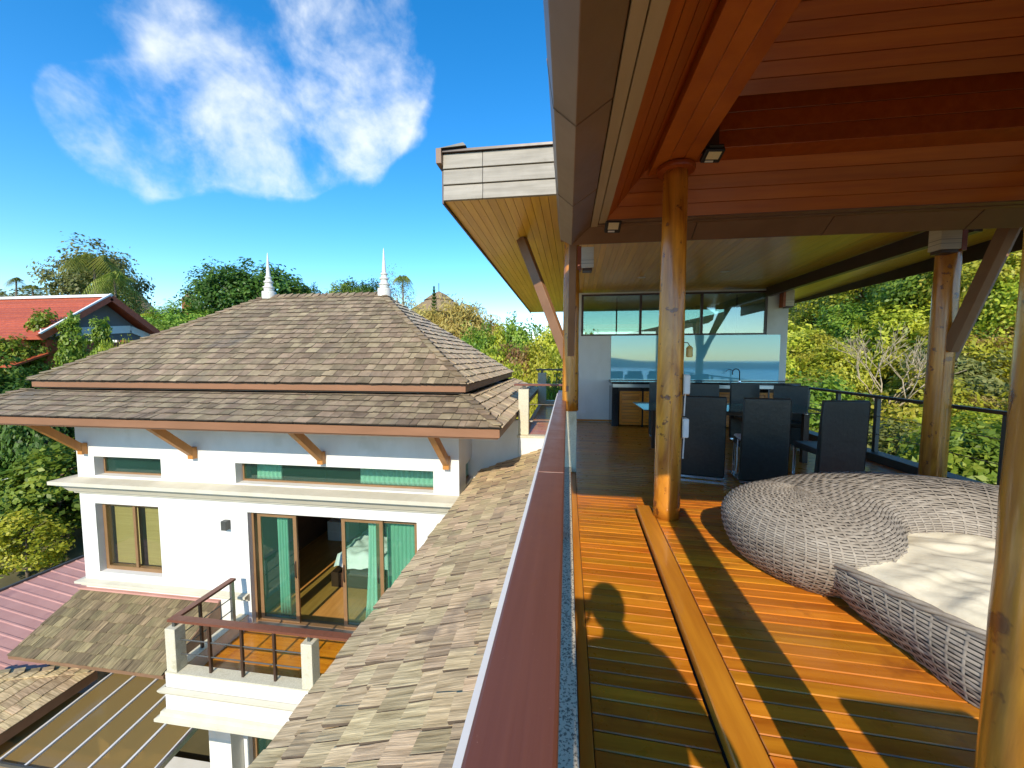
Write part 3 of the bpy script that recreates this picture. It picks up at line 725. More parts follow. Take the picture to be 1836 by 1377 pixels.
# kitchen counter
kc = thing('kitchen_counter', 'long outdoor kitchen counter with black stone top and orange slatted doors', 'counter', (2.8, 9.05, 0))
MB().box(.97, 4.76, 8.74, KY - .018, .935, .985).build('countertop', BLACKG, kc, bevel=.004)
MB().box(.97, 4.76, KY - .06, KY - .019, .986, 1.0).build('upstand', BLACKG, kc)
MB().box(1.0, 4.74, 8.76, 8.775, .86, .93).build('steel_edge', STEEL, kc)
MB().box(.985, 1.12, 8.78, KY - .02, .0, .86).build('end_panel', BLACKG, kc)
MB().box(1.121, 4.70, 9.0, KY - .02, .0, .86).build('carcass', DARKM, kc)
MB().box(4.701, 4.745, 8.78, KY - .02, .0, .86).build('end_panel', BLACKG, kc)
for i in range(7):
    x0 = 1.15 + i * .506; x1 = x0 + .47
    d = MB().box(x0, x0 + .05, 8.775, 8.80, .04, .78).box(x1 - .05, x1, 8.775, 8.80, .04, .78).box(x0 + .05, x1 - .05, 8.776, 8.799, .04, .09).box(x0 + .05, x1 - .05, 8.776, 8.799, .73, .78).build('door', SLATW, kc)
    for k in range(9):
        z = .10 + k * .07
        MB().hexa([(x0 + .051, 8.780, z), (x1 - .051, 8.780, z), (x1 - .051, 8.792, z), (x0 + .051, 8.792, z),
                   (x0 + .051, 8.786, z + .062), (x1 - .051, 8.786, z + .062), (x1 - .051, 8.798, z + .062), (x0 + .051, 8.798, z + .062)]).build('slat', SLATW, d)
    MB().box(x1 + .002, x1 + .034, 8.77, 8.999, .0, .855).build('divider', BLACKG, kc)
fa = thing('kitchen_tap', 'slim arched kitchen tap on the black counter', 'tap', (3.74, 9.15, .986))
MB().tube([(3.74, 9.15, .986), (3.74, 9.15, 1.18)] + [(3.74 - .075 + .075 * math.cos(a), 9.15, 1.18 + .085 * math.sin(a)) for a in np.linspace(.2, PI, 9)] + [(3.59, 9.14, 1.14)], .011, 8).build('spout', BLACKP, fa, smooth=True)
MB().tube([(3.60, 9.15, 1.20)] + [(3.60 - .07 + .07 * math.cos(a), 9.15, 1.20 + .05 * math.sin(a)) for a in np.linspace(.2, PI, 8)], .007, 6).build('hose', BLACKP, fa, smooth=True)
MB().lathe((3.74, 9.15, .986), [(.035, 0), (.033, .02), (.016, .035)], 16).build('base', CHROM, fa)
so = tag(MB().box(.345, .445, KY - .012, KY - .001, .19, .265).build('wall_socket', WHITEP), 'small pale socket plate low on the white kitchen wall', 'socket')

# wall lanterns: timber back with paper shade
def box_lamp(x, y, z, w, d, h, rz, label):
    t = thing('box_lamp', label, 'lamp', (x, y, z), rz, 'timber box lamps')
    MB().box(-w / 2 - .05, -w / 2, -d / 2, d / 2, -.02, h + .015).build('back_plate', REDW, t, world=False)
    s = MB().box(-w / 2, w / 2, -d / 2, d / 2, .0, h).build('shade', PAPER, t, world=False, bevel=.004)
    for k in (.22, .38):
        MB().box(-w / 2 - .001, w / 2 + .002, -d / 2 - .002, d / 2 + .002, h * k - .003, h * k).build('band', DARKM, s, world=False)
    MB().box(-w / 2 + .02, w / 2 - .02, -d / 2 + .01, d / 2 - .01, -.035, -.001).build('socket_ring', DARKM, t, world=False)
    return t
box_lamp(.245, 5.24, 2.66, .16, .16, .26, 0, 'pale paper box lamp fixed to the column on the terrazzo pedestal')
box_lamp(4.13, 5.05, 2.70, .20, .16, .28, PI, 'pale paper box lamp fixed to the column beside the cable railing')
box_lamp(4.72, 9.30, 2.62, .17, .16, .34, 0, 'pale paper box lamp at the top corner of the kitchen wall')

# flood lights
def flood(loc, rz, tilt, label):
    t = thing('flood_light', label, 'flood light', loc, rz, 'black flood lights')
    t.rotation_euler = (tilt, 0, rz)
    MB().box(-.075, .075, -.022, .022, -.06, .06).build('housing', BLACKP, t, world=False, bevel=.006)
    MB().box(-.050, .050, -.0245, -.0225, -.022, .046).build('lens', LEDC, t, world=False)
    MB().box(-.055, .055, .0, .012, .061, .085).build('yoke', BLACKP, t, world=False)
    MB().box(-.045, .02, -.0238, -.0222, -.05, -.034).build('sensor_label', WHITEP, t, world=False)
    for k in range(5): MB().box(-.06 + k * .026, -.05 + k * .026, .0225, .032, -.05, .05).build('fin', BLACKP, t, world=False)
flood((.43, 4.02, 2.80), .12, .75, 'black flood light hung at the corner of the pavilion eave')
flood((1.13, 3.42, 3.13), .12, 1.15, 'black flood light beside the varnished column top')
# ceiling downlights of the kitchen roof
for (x, y) in ((1.45, 8.2), (2.9, 7.9)):
    z = sofz(y); t = thing('downlight', 'small round recessed downlight in the yellow boarded soffit', 'downlight', (x, y, z), 0, 'soffit downlights')
    MB().lathe((x, y, z - .008), [(.075, .0), (.078, .004), (.074, .007)], 20).build('trim_ring', WHITEP, t); MB().lathe((x, y, z - .011), [(.05, 0), (.05, .0025)], 16).build('lens', LEDC, t)
# small things fixed to the middle column
for (z, lab) in ((1.20, 'upper of two white plastic boxes on the sunlit varnished column'), (.82, 'lower of two white plastic boxes on the sunlit varnished column')):
    t = thing('column_box', lab, 'switch box', (1.01, 3.55, z), 0, 'white boxes on the column')
    MB().box(.995, 1.05, 3.52, 3.60, z, z + .17).build('cover', WHITEP, t, bevel=.012)
    MB().box(.992, .9945, 3.515, 3.605, z - .004, z + .174).build('back_plate', STEEL, t)
    MB().tube([(1.02, 3.56, z), (1.015, 3.56, z - .19)], .006, 6).build('cable', WHITEP, t)
ln = thing('hanging_lantern', 'little yellow lantern hanging from the sunlit column', 'lantern', (1.055, 3.6, 1.5))
MB().lathe((1.055, 3.6, 1.52), [(.022, 0), (.028, .01), (.026, .07), (.030, .075), (.012, .10)], 14).build('body', BRASS, ln, smooth=False)
MB().tube([(1.055, 3.6, 1.62), (1.04, 3.6, 1.645), (1.0, 3.6, 1.65)], .004, 6).build('hook', DARKM, ln)

# ================================================================== SHINGLES
def slope_shingles(O, u, v, smax, umin, umax, e, wmean, th=.013, seed=1, over=1.45, jit=.012, lift=.005, gap=.003):
    """tapered boards laid in courses; O eave origin, u along eave, v up the slope -> list of 8-point pieces"""
    r = random.Random(seed)
    O, u, v = Vector(O), Vector(u).normalized(), Vector(v).normalized(); n = u.cross(v).normalized()
    if n.z < 0: n = -n
    out = []
    k = 0; s = -.02
    while s < smax - .3 * e:
        a = umin(max(s, 0)) - r.uniform(0, wmean)
        while a < umax(max(s, 0)):
            w = wmean * r.choice((.55, .75, .9, 1.0, 1.1, 1.25)) * r.uniform(.93, 1.07)
            b = a + w
            sj = s + r.uniform(-jit, jit) * (0 if k == 0 else 1); s1 = min(s + e * over, smax)
            lo, hi = umin(max(sj, 0)), umax(max(sj, 0)); lo1, hi1 = umin(s1), umax(s1)
            ua, ub = max(a + gap, lo), min(b - gap, hi); uc, ud = min(b - gap, hi1), max(a + gap, lo1)
            if ub - ua > .025:
                if uc - ud < .004:
                    mid = (lo1 + hi1) / 2 if hi1 - lo1 < .01 else min(max((ua + ub) / 2, lo1), hi1); ud, uc = mid - .002, mid + .002
                h = th * 1.75; t0 = r.uniform(-lift, lift) * .8; t1 = t0 + r.uniform(-lift, lift) * .5; t2 = t0 + r.uniform(-lift, lift) * .5; sk = r.uniform(-.006, .006)
                def P(uu, s_, hh): return O + u * uu + v * s_ + n * hh
                out.append([P(ua, sj - sk, h - th + t1), P(ub, sj + sk, h - th + t2), P(uc, s1, -.004), P(ud, s1, -.004),
                            P(ua, sj - sk, h + t1), P(ub, sj + sk, h + t2), P(uc, s1, .006), P(ud, s1, .006)])
            a = b
        s += e; k += 1
    return out
BOXF = [(4, 5, 6, 7), (0, 1, 5, 4), (1, 2, 6, 5), (3, 0, 4, 7), (2, 3, 7, 6), (0, 3, 2, 1)]
def lay(parent, pieces, mat, keep=300, name='shingle', butt=None, fmi=(0, 1, 0, 0, 0, 0)):
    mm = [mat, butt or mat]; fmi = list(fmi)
    def score(P):
        c = sum(P[4:], Vector()) / 4; d = c - Vector(CAMP)
        q = np.array(d); w = q @ _F
        uu = 918 + 700 * (q @ _R) / max(w, .01); vv = 688 - 700 * (q @ _U) / max(w, .01)
        inv = -20 < uu < 1856 and -20 < vv < 1397 and w > 0
        nrm = (P[5] - P[4]).cross(P[7] - P[4])
        return (abs(nrm.dot(d.normalized())) / d.length_squared) * (1 if inv else .001)
    ps = sorted(pieces, key=score, reverse=True)
    for P in ps[:keep]:
        obj(name, P, BOXF, mat, parent, mats=mm, fm=fmi)
    if ps[keep:]:
        m = MB(); tint = []
        for P in ps[keep:]:
            m.add(P, BOXF); tint += [random.random()] * 8
        o = obj(name + '_field', m.V, m.F, mat, parent, tint=tint, mats=mm, fm=fmi * (len(m.F) // 6)); stuff(o)
def hip_caps(p, q, na, nb, e=.19, w=.13):
    """folded cap pieces climbing a hip line p->q; na, nb: directions falling away on both sides"""
    p, q = Vector(p), Vector(q); d = (q - p); L = d.length; d.normalize(); na, nb = Vector(na).normalized(), Vector(nb).normalized()
    up = Vector((0, 0, 1)); out = []
    k = 0
    while k * e < L - .05:
        a = p + d * (k * e - .02); b = p + d * min(k * e + e * 1.35, L)
        for nn in (na, nb):
            h0, h1 = .062 + random.uniform(-.008, .010), .022
            ww = w * random.uniform(.9, 1.1)
            A, B = a + up * h0, b + up * h1
            out.append([A - up * .014, A + nn * ww - up * .018, B + nn * ww - up * .014, B - up * .012, A, A + nn * ww - up * .004, B + nn * ww, B])
        k += 1
    return out

# ---- roof directly below the hand rail
lr = thing('shingle_roof', 'silvery brown shingle roof sloping away below the red-brown handrail', 'roof', (-.9, 4, -.6))
A_, B_ = Vector((-1.62, 0, -.70)), Vector((-.17, 0, -.135)); sl = (B_ - A_); SL = sl.length
obj('roof_deck', [(-1.60, -.4, -.72), (-.16, -.4, -.16), (-.16, 7.385, -.16), (-1.60, 7.385, -.72), (-1.60, -.4, -.80), (-.16, -.4, -.26), (-.16, 7.385, -.26), (-1.60, 7.385, -.80)],
    [(0, 1, 2, 3), (7, 6, 5, 4), (0, 4, 5, 1), (1, 5, 6, 2), (2, 6, 7, 3), (3, 7, 4, 0)], UNDER, lr)
pc = slope_shingles((-1.63, 7.39, -.702), (0, -1, 0), (sl.x, 0, sl.z), SL, lambda s: 0, lambda s: 7.6, .172, .165, .021, 3, 1.5, .024, .013, .0045)
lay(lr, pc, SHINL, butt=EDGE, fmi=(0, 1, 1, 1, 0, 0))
MB().box(-1.60, -1.57, -.4, 7.38, -.98, -.80).build('eave_board', EAVE, lr)
wl = obj('building_wall', *(lambda m: (m.V, m.F))(MB().box(-.132, -.105, -3, 7.38, -7.1, -.305)), PLAST); tag(wl, 'white plaster wall below the deck edge and handrail', 'wall')

# ================================================================== WHITE HOUSE
ho = thing('white_house', 'white two-storey house with weathered shingle hip roof and two spires', 'house', (-5.9, 8, -7.1))
WX0, WX1, WY = -9.85, -1.85, 6.5
HO = [(-9.44, -7.88, -.862, -.472), (-6.24, -2.32, -.878, -.486), (-9.49, -8.0, -2.887, -1.442), (-6.03, -2.64, -3.70, -1.435), (-6.25, -2.9, -7.05, -5.0)]
V, F = grid_wall(WX0, WX1, -7.1, .76, WY, WY + .24, HO + [(-9.6, -6.86, -7.05, -4.35)])
obj('wall', V, F, PLAST, ho)
V, F = grid_wall(6.741, 12.0, -7.1, .76, 0, .24, [(6.95, 8.9, -.862, -.472)])
V = [(WX1 - .24 + (.24 - v[1]), v[0], v[2]) for v in V]
obj('side_wall', V, F, PLAST, ho)
MB().box(WX0, WX0 + .24, 6.741, 12, -7.1, .76).build('side_wall', PLAST, ho)
MB().box(WX0 + .241, WX1 - .241, 11.76, 12, -7.1, .76).build('back_wall', PLAST, ho)
MB().box(WX1 - .2, -.93, 7.42, 7.62, -7.1, .30).build('link_wall', PLAST, ho)
# floors and rooms
MB().box(WX0 + .241, WX1 - .241, 6.741, 11.75, -4.0, -3.72).build('floor', FLOORW, ho)
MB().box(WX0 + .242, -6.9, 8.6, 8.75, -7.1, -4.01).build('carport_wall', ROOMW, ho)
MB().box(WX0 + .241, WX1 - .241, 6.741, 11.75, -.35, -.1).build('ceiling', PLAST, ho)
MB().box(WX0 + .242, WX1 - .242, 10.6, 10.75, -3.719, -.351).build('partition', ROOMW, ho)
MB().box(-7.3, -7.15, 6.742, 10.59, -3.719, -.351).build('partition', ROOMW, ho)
# cornice and sill bands
cor = [(.004, -1.225), (.05, -1.225), (.06, -1.19), (.10, -1.175), (.17, -1.06), (.22, -1.045), (.22, -1.02), (.30, -1.0), (.30, -.93), (.004, -.905)]
MB().sweep([(WX0, 8.6), (WX0, WY), (WX1, WY), (WX1, 7.40)], cor).build('cornice', MOULD, ho)
sil = [(.004, -3.185), (.05, -3.18), (.06, -3.13), (.12, -3.11), (.12, -3.065), (.004, -3.05)]
MB().sweep([(WX0, 8.6), (WX0, WY), (-6.06, WY)], sil).build('sill_band', MOULD, ho)
# eaves: brown fascia boards round both tiers
LX0, LX1, LY0, LY1 = -11.5, -.94, 5.5, 12.95
UX0, UX1, UY0, UY1 = -10.73, -1.673, 6.40, 12.06
def ring_boards(x0, x1, y0, y1, z0, z1, t, nm):
    MB().box(x0, x1, y0, y0 + t, z0, z1).build(nm, EAVE, ho, bevel=.004); MB().box(x0, x1, y1 - t, y1, z0, z1).build(nm, EAVE, ho)
    MB().box(x0, x0 + t, y0 + t + .001, y1 - t - .001, z0, z1).build(nm, EAVE, ho); MB().box(x1 - t, x1, y0 + t + .001, y1 - t - .001, z0, z1).build(nm, EAVE, ho)
ring_boards(LX0 + .02, LX1 - .02, LY0 + .02, LY1 - .02, .345, .475, .03, 'eave_fascia')
ring_boards(LX0 + .055, LX1 - .055, LY0 + .055, LY1 - .055, .318, .40, .03, 'eave_fascia')
ring_boards(UX0 + .03, UX1 - .03, UY0 + .03, UY1 - .03, .925, 1.045, .03, 'upper_fascia')
MB().box(UX0 + .065, UX1 - .065, UY0 + .065, UY1 - .065, .90, .96).build('upper_soffit', UNDER, ho)
# underside of the lower eaves
def frame_plate(x0, x1, y0, y1, ix0, ix1, iy0, iy1, za, zb):
    V = [(x0, y0, za), (x1, y0, za), (x1, y1, za), (x0, y1, za), (ix0, iy0, zb), (ix1, iy0, zb), (ix1, iy1, zb), (ix0, iy1, zb)]
    return V, [(0, 4, 5, 1), (1, 5, 6, 2), (2, 6, 7, 3), (3, 7, 4, 0)]
obj('eave_soffit', *frame_plate(LX0 + .06, LX1 - .06, LY0 + .06, LY1 - .06, WX0, WX1, WY, 12, .40, .74), BEAMW, ho)
roof = obj('roof', *frame_plate(LX0, LX1, LY0, LY1, UX0 - .05, UX1 + .05, UY0 + .05, UY1 - .05, .485, .86), UNDER, ho)
rd = 9.23; RZ = 3.06; RXa, RXb = -7.69, -4.50; EZU = 1.05
obj('upper_roof_deck', [(UX0, UY0, EZU), (UX1, UY0, EZU), (UX1, UY1, EZU), (UX0, UY1, EZU), (RXa, rd, RZ), (RXb, rd, RZ)], [(0, 1, 5, 4), (2, 3, 4, 5), (3, 0, 4), (1, 2, 5)], UNDER, roof)
pcs = []
def hipside(O, u, run, rise, length, la, lb, seed, smax=None):
    """O: left eave corner seen from outside; la, lb: inset per metre of slope at both ends"""
    u = Vector(u); inward = Vector((-u.y, u.x, 0)) 
    v = inward * run + Vector((0, 0, rise)); L = v.length if smax is None else smax
    return slope_shingles(O, u, v, L, lambda s: la * s / L - .0, lambda s: length - lb * s / L, .185, .195, .020, seed, lift=.007)
# upper tier: front, right, back, left
runU = rd - UY0; riseU = RZ - EZU
pcs += hipside((UX0, UY0, EZU + .01), (1, 0, 0), runU, riseU, UX1 - UX0, RXa - UX0, UX1 - RXb, 21)
pcr = hipside((UX1, UY0, EZU + .01), (0, 1, 0), UX1 - RXb, riseU, UY1 - UY0, runU, UY1 - rd, 22)
pcs += hipside((UX1, UY1, EZU + .01), (-1, 0, 0), UY1 - rd, riseU, UX1 - UX0, UX1 - RXb, RXa - UX0, 23)
pcs += hipside((UX0, UY1, EZU + .01), (0, -1, 0), RXa - UX0, riseU, UY1 - UY0, UY1 - rd, runU, 24)
# skirt tier
rl_ = UY0 + .03 - LY0; ri = .375
pcs += hipside((LX0, LY0, .495), (1, 0, 0), rl_, ri, LX1 - LX0, UX0 - LX0, LX1 - UX1, 25)
pcr += hipside((LX1, LY0, .495), (0, 1, 0), LX1 - UX1, ri, LY1 - LY0, rl_, rl_, 26)
pcs += hipside((LX0, LY1, .495), (0, -1, 0), UX0 - LX0, ri, LY1 - LY0, rl_, rl_, 27)
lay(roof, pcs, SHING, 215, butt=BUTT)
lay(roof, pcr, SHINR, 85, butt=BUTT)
caps = hip_caps((UX1, UY0, EZU + .02), (RXb, rd, RZ + .02), (-1, 0, -.0), (0, 1, 0)) + hip_caps((UX0, UY0, EZU + .02), (RXa, rd, RZ + .02), (1, 0, 0), (0, 1, 0)) \
     + hip_caps((LX1, LY0, .50), (UX1, UY0, .875), (-1, 0, 0), (0, 1, 0)) + hip_caps((LX0, LY0, .50), (UX0, UY0, .875), (1, 0, 0), (0, 1, 0)) \
     + hip_caps((RXb, rd, RZ + .02), (RXa, rd, RZ + .02), (0, -1, -.71), (0, 1, -.71))
lay(roof, caps, SHING, 400, 'ridge_cap')
# spires on the ridge ends
for x in (RXb + .02, RXa + .06):
    z = RZ + .03
    MB().lathe((x, rd, z), [(.165, -.08), (.165, .10), (.155, .115), (.10, .125), (.115, .15), (.115, .19), (.135, .205), (.135, .235), (.095, .25), (.085, .32), (.11, .345), (.11, .375),
                            (.075, .39), (.065, .44), (.085, .46), (.085, .485), (.055, .50), (.05, .55), (.035, .75), (.012, 1.06), (.004, 1.10)], 24).build('spire', FINI, ho)
# brackets
for x in (-9.62, -7.10, -4.42, -2.06):
    m = MB().bar((x, 6.44, -.30), (x, 5.70, .36), .10, .13).box(x - .055, x + .055, 6.40, 6.499, -.42, -.20)
    m.build('bracket', BRACK, ho)
# transom windows, window and sliding door
def win_frame(parent, x0, x1, z0, z1, y, w=.05, mat=BRONZ, d=.06):
    m = MB().box(x0, x1, y - d / 2, y + d / 2, z1 - w, z1).box(x0, x1, y - d / 2, y + d / 2, z0, z0 + w).box(x0, x0 + w, y - d / 2 + .001, y + d / 2 - .001, z0 + w, z1 - w).box(x1 - w, x1, y - d / 2 + .001, y + d / 2 - .001, z0 + w, z1 - w)
    return m.build('window_frame', mat, parent)
GY = WY + .19
for h in HO[:2]:
    f_ = win_frame(ho, h[0] + .002, h[1] - .002, h[2] + .002, h[3] - .002, GY, .035)
    MB().box(h[0] + .038, h[1] - .038, GY - .004, GY + .004, h[2] + .038, h[3] - .038).build('pane', GL_GREEN, f_)
h = HO[2]
f_ = win_frame(ho, h[0] + .002, h[1] - .002, h[2] + .002, h[3] - .002, GY - .02, .075, d=.10)
xm = (h[0] + h[1]) / 2
MB().box(xm - .03, xm + .03, GY - .06, GY - .02, h[2] + .078, h[3] - .078).build('meeting_stile', BRONZ, f_)
for (a, b, yy) in ((h[0] + .08, xm - .031, GY - .04), (xm + .031, h[1] - .08, GY)): MB().box(a, b, yy - .003, yy + .003, h[2] + .078, h[3] - .078).build('pane', GL_CLEAR, f_)
MB().box(h[0] + .12, xm - .05, GY + .06, GY + .066, h[2] + .08, h[3] - .06).build('blind', BLIND, f_)
MB().box(xm + .12, h[1] - .05, GY + .06, GY + .066, h[2] + .08, h[3] - .06).build('blind', BLIND, f_)
h = HO[3]
f_ = win_frame(ho, h[0] + .002, h[1] - .002, h[2] + .002, h[3] - .002, GY - .02, .045, d=.16)
dw = (h[1] - h[0] - .09) / 4
for i, (xa, yy) in enumerate(((h[0] + .10, GY - .05), (h[0] + .045 + 2 * dw + .16, GY - .05), (h[1] - .045 - dw, GY))):
    xb = xa + dw
    z0, z1 = h[2] + .05, h[3] - .05
    s_ = MB().box(xa, xa + .07, yy - .02, yy + .02, z0, z1).box(xb - .07, xb, yy - .02, yy + .02, z0, z1).box(xa + .07, xb - .07, yy - .019, yy + .019, z0, z0 + .07).box(xa + .07, xb - .07, yy - .019, yy + .019, z1 - .07, z1).build('sliding_door', BRONZ, ho)
    MB().box(xa + .071, xb - .071, yy - .004, yy + .004, z0 + .071, z1 - .071).build('pane', GL_GREEN, s_)
    xh = xb - .035 if i == 0 else xa + .035
    MB().tube([(xh, yy - .022, (z0 + z1) / 2 - .17)] + [(xh, yy - .05, (z0 + z1) / 2 - .12 + .24 * k / 5) for k in range(6)] + [(xh, yy - .022, (z0 + z1) / 2 + .17 - .0)], .010, 6).build('handle', DARKM, s_)
for z in (-3.69, -3.66):
    MB().box(h[0] + .05, h[1] - .05, WY - .02 - (z + 3.66) * 3, WY + .17, z - .03, z).build('door_track', STEEL, ho)
# window of the side wall and lower storey
f_ = MB().box(WX1 - .10, WX1 - .06, 6.97, 8.88, -.85, -.82).box(WX1 - .10, WX1 - .06, 6.97, 8.88, -.51, -.48).box(WX1 - .10, WX1 - .06, 6.97, 7.0, -.82, -.51).box(WX1 - .10, WX1 - .06, 8.85, 8.88, -.82, -.51).build('window_frame', BRONZ, ho)
MB().box(WX1 - .084, WX1 - .078, 7.001, 8.849, -.819, -.511).build('pane', GL_GREEN, f_)
h = HO[4]
f_ = win_frame(ho, h[0] + .002, h[1] - .002, h[2] + .002, h[3] - .002, GY - .05, .09, d=.08)
MB().box(h[0] + .095, h[1] - .095, GY - .055, GY - .045, h[2] + .095, h[3] - .095).build('pane', GL_GREEN, f_)
MB().box(-6.84, -6.36, 6.22, 6.499, -7.1, -4.25).build('pier', PLAST, ho)

# balcony (part of the house)
bal = MB().box(-6.30, -2.0, 5.05, 6.499, -4.22, -3.78).build('balcony', PLAST, ho)
MB().sweep([(-6.30, 6.49), (-6.30, 5.05), (-2.0, 5.05)], [(.003, -4.235), (.11, -4.225), (.11, -4.18), (.06, -4.16), (.05, -4.10), (.003, -4.09)]).build('lower_moulding', MOULD, bal)
MB().sweep([(-6.30, 6.49), (-6.30, 5.05), (-2.0, 5.05)], [(.003, -3.80), (.05, -3.795), (.07, -3.755), (.07, -3.735), (.003, -3.72)]).build('upper_moulding', MOULD, bal)
MB().sweep([(-6.23, 6.49), (-6.23, 5.12), (-2.0, 5.12)], [(.06, -3.775), (.06, -3.50), (-.12, -3.50), (-.12, -3.775)]).build('balcony_curb', PLAST, bal)
MB().sweep([(-6.23, 6.49), (-6.23, 5.12), (-2.0, 5.12)], [(.063, -3.499), (.063, -3.475), (-.123, -3.475), (-.123, -3.499)]).build('curb_cap', POSTC, bal)
MB().box(-6.10, -2.0, 5.245, 6.495, -3.775, -3.735).build('balcony_floor', DECK, bal)
for (x, y) in ((-6.17, 5.15), (-3.82, 5.15)):
    MB().box(x - .09, x + .09, y - .09, y + .09, -3.474, -2.76).build('balcony_post', POSTC, bal, bevel=.008)
    MB().box(x - .025, x + .025, y - .025, y + .025, -2.76, -2.665).build('rail_bracket', GREYM, bal)
MB().box(-6.24, -2.1, 5.09, 5.21, -2.664, -2.625).build('balcony_handrail', RAILM, bal)
MB().box(-6.24, -6.13, 5.212, 6.28, -2.664, -2.625).build('balcony_handrail', RAILM, bal)
MB().box(-6.20, -6.15, 6.20, 6.26, -3.474, -2.665).build('end_stanchion', STEEL, bal)
for x in (-5.55, -4.98, -4.42): MB().box(x - .018, x + .018, 5.13, 5.17, -3.474, -2.665).build('baluster', DARKM, bal)
for y in (5.60,): MB().box(-6.205, -6.165, y - .018, y + .018, -3.474, -2.665).build('baluster', DARKM, bal)
for z in (-3.22, -2.98):
    MB().tube([(-6.08, 5.15, z), (-3.91, 5.15, z)], .010, 6).build('balcony_bar', GREYM, bal); MB().tube([(-6.185, 5.24, z), (-6.185, 6.2, z)], .010, 6).build('balcony_bar', GREYM, bal)

# wall lamp
t = thing('wall_lamp', 'small grey box wall lamp on the white house wall', 'wall lamp', (-6.45, WY - .05, -1.76))
MB().box(-6.51, -6.40, WY - .11, WY - .012, -1.78, -1.60).build('body', GREYM, t, bevel=.004); MB().box(-6.49, -6.42, WY - .012, WY - .001, -1.75, -1.63).build('mount', STEEL, t)
# curtains in the rooms
def curtain(x0, x1, z0, z1, y, label, mat, folds=9, amp=.03, sway=0.0):
    n = folds * 6; V = []; F = []
    zs = np.linspace(z0, z1, 7)
    for j, z in enumerate(zs):
        t = (z - z0) / (z1 - z0)
        for i in range(n + 1):
            f = i / n
            V.append((x0 + (x1 - x0) * f + sway * (1 - t) ** 2 * (1 - f), y + amp * math.sin(f * folds * 2 * PI + .4 * math.sin(3 * t)) * (.6 + .4 * (1 - t)), z))
    for j in range(6):
        for i in range(n): a = j * (n + 1) + i; F.append((a, a + 1, a + n + 2, a + n + 1))
    o = obj('curtain', V, F, mat, smooth=True)
    md = o.modifiers.new('t', 'SOLIDIFY'); md.thickness = .003
    return tag(o, label, 'curtain', 'green curtains in the white house')
curtain(-6.18, -5.62, -.95, -.42, 6.95, 'pale green curtain at the lamp-side end of the long high window', CURTL, 6)
curtain(-3.95, -2.35, -.95, -.42, 6.95, 'wide pale green curtain in the long high window of the white house', CURTL, 16)
curtain(-5.72, -5.48, -3.70, -1.40, 6.88, 'narrow green curtain behind the glass of the shut sliding door', CURT, 4)
curtain(-3.78, -3.62, -3.70, -1.40, 6.90, 'white-green curtain edge swaying beside the open doorway', CURTL, 3, .025, -.12)
curtain(-3.42, -2.70, -3.70, -1.40, 6.92, 'full green curtain drawn across the sliding door by the shingle roof', CURT, 9)
# bed
bd = thing('bed', 'bed with rumpled white sheets inside the open doorway of the white house', 'bed', (-4.2, 8.9, -3.72))
MB().box(-5.30, -3.35, 7.95, 9.95, -3.72, -3.38).build('bed_base', DARKM, bd)
V = []; F = []
for i in range(29):
    for j in range(29):
        x = -5.26 + 1.87 * i / 28; y = 7.99 + 1.92 * j / 28
        e = min(i, 28 - i, j, 28 - j)
        V.append((x, y, -2.98 - (.30 if e == 0 else .05 if e == 1 else 0) + .05 * math.sin(i * .9 + math.sin(j * .6) * 2) * math.cos(j * .55 + i * .2)))
for i in range(28):
    for j in range(28): a = i * 29 + j; F.append((a, a + 29, a + 30, a + 1))
obj('sheet', V, F, LINEN, bd, smooth=True)
bc = thing('bedside_cabinet', 'pale low cabinet at the dark wall of the bedroom beyond the open doorway', 'cabinet', (-6.42, 10.3, -3.72))
MB().box(-6.75, -6.1, 10.02, 10.58, -3.718, -3.17).build('carcass', WHITEP, bc, bevel=.01)
for k in range(2): MB().box(-6.72, -6.13, 10.0, 10.018, -3.68 + k * .255, -3.45 + k * .255).build('drawer', WHITEP, bc)

# ================================================================== LOWER LEFT: canopy, metal roof, shingle roof, glass roof
cn = thing('shingle_canopy', 'small olive brown shingle canopy below the blind window', 'canopy', (-8.3, 6, -3.6))
c0, c1 = Vector((-8.3, 5.40, -3.85)), Vector((-8.3, 6.49, -3.29)); dv = c1 - c0
obj('canopy_deck', [(-9.96, 5.40, -3.86), (-6.73, 5.40, -3.86), (-6.73, 6.49, -3.30), (-9.96, 6.49, -3.30), (-9.96, 5.40, -3.91), (-6.73, 5.40, -3.91), (-6.73, 6.49, -3.36), (-9.96, 6.49, -3.36)],
    [(0, 1, 2, 3), (7, 6, 5, 4), (0, 4, 5, 1), (1, 5, 6, 2), (2, 6, 7, 3), (3, 7, 4, 0)], UNDER, cn)
lay(cn, slope_shingles((-9.97, 5.38, -3.856), (1, 0, 0), dv, dv.length, lambda s: 0, lambda s: 3.25, .178, .17, .013, 41), SHINC, 300)
MB().box(-9.97, -6.72, 5.37, 5.40, -3.93, -3.865).build('eave_board', FASB, cn)
MB().hexa([(-6.728, 5.40, -3.95), (-6.70, 5.40, -3.95), (-6.70, 6.48, -3.95), (-6.728, 6.48, -3.95), (-6.728, 5.40, -3.83), (-6.70, 5.40, -3.83), (-6.70, 6.48, -3.27), (-6.728, 6.48, -3.27)]).build('side_board', FASB, cn)
MB().box(-9.98, -6.70, 6.44, 6.499, -3.27, -3.235).build('flashing', PINKR, cn)

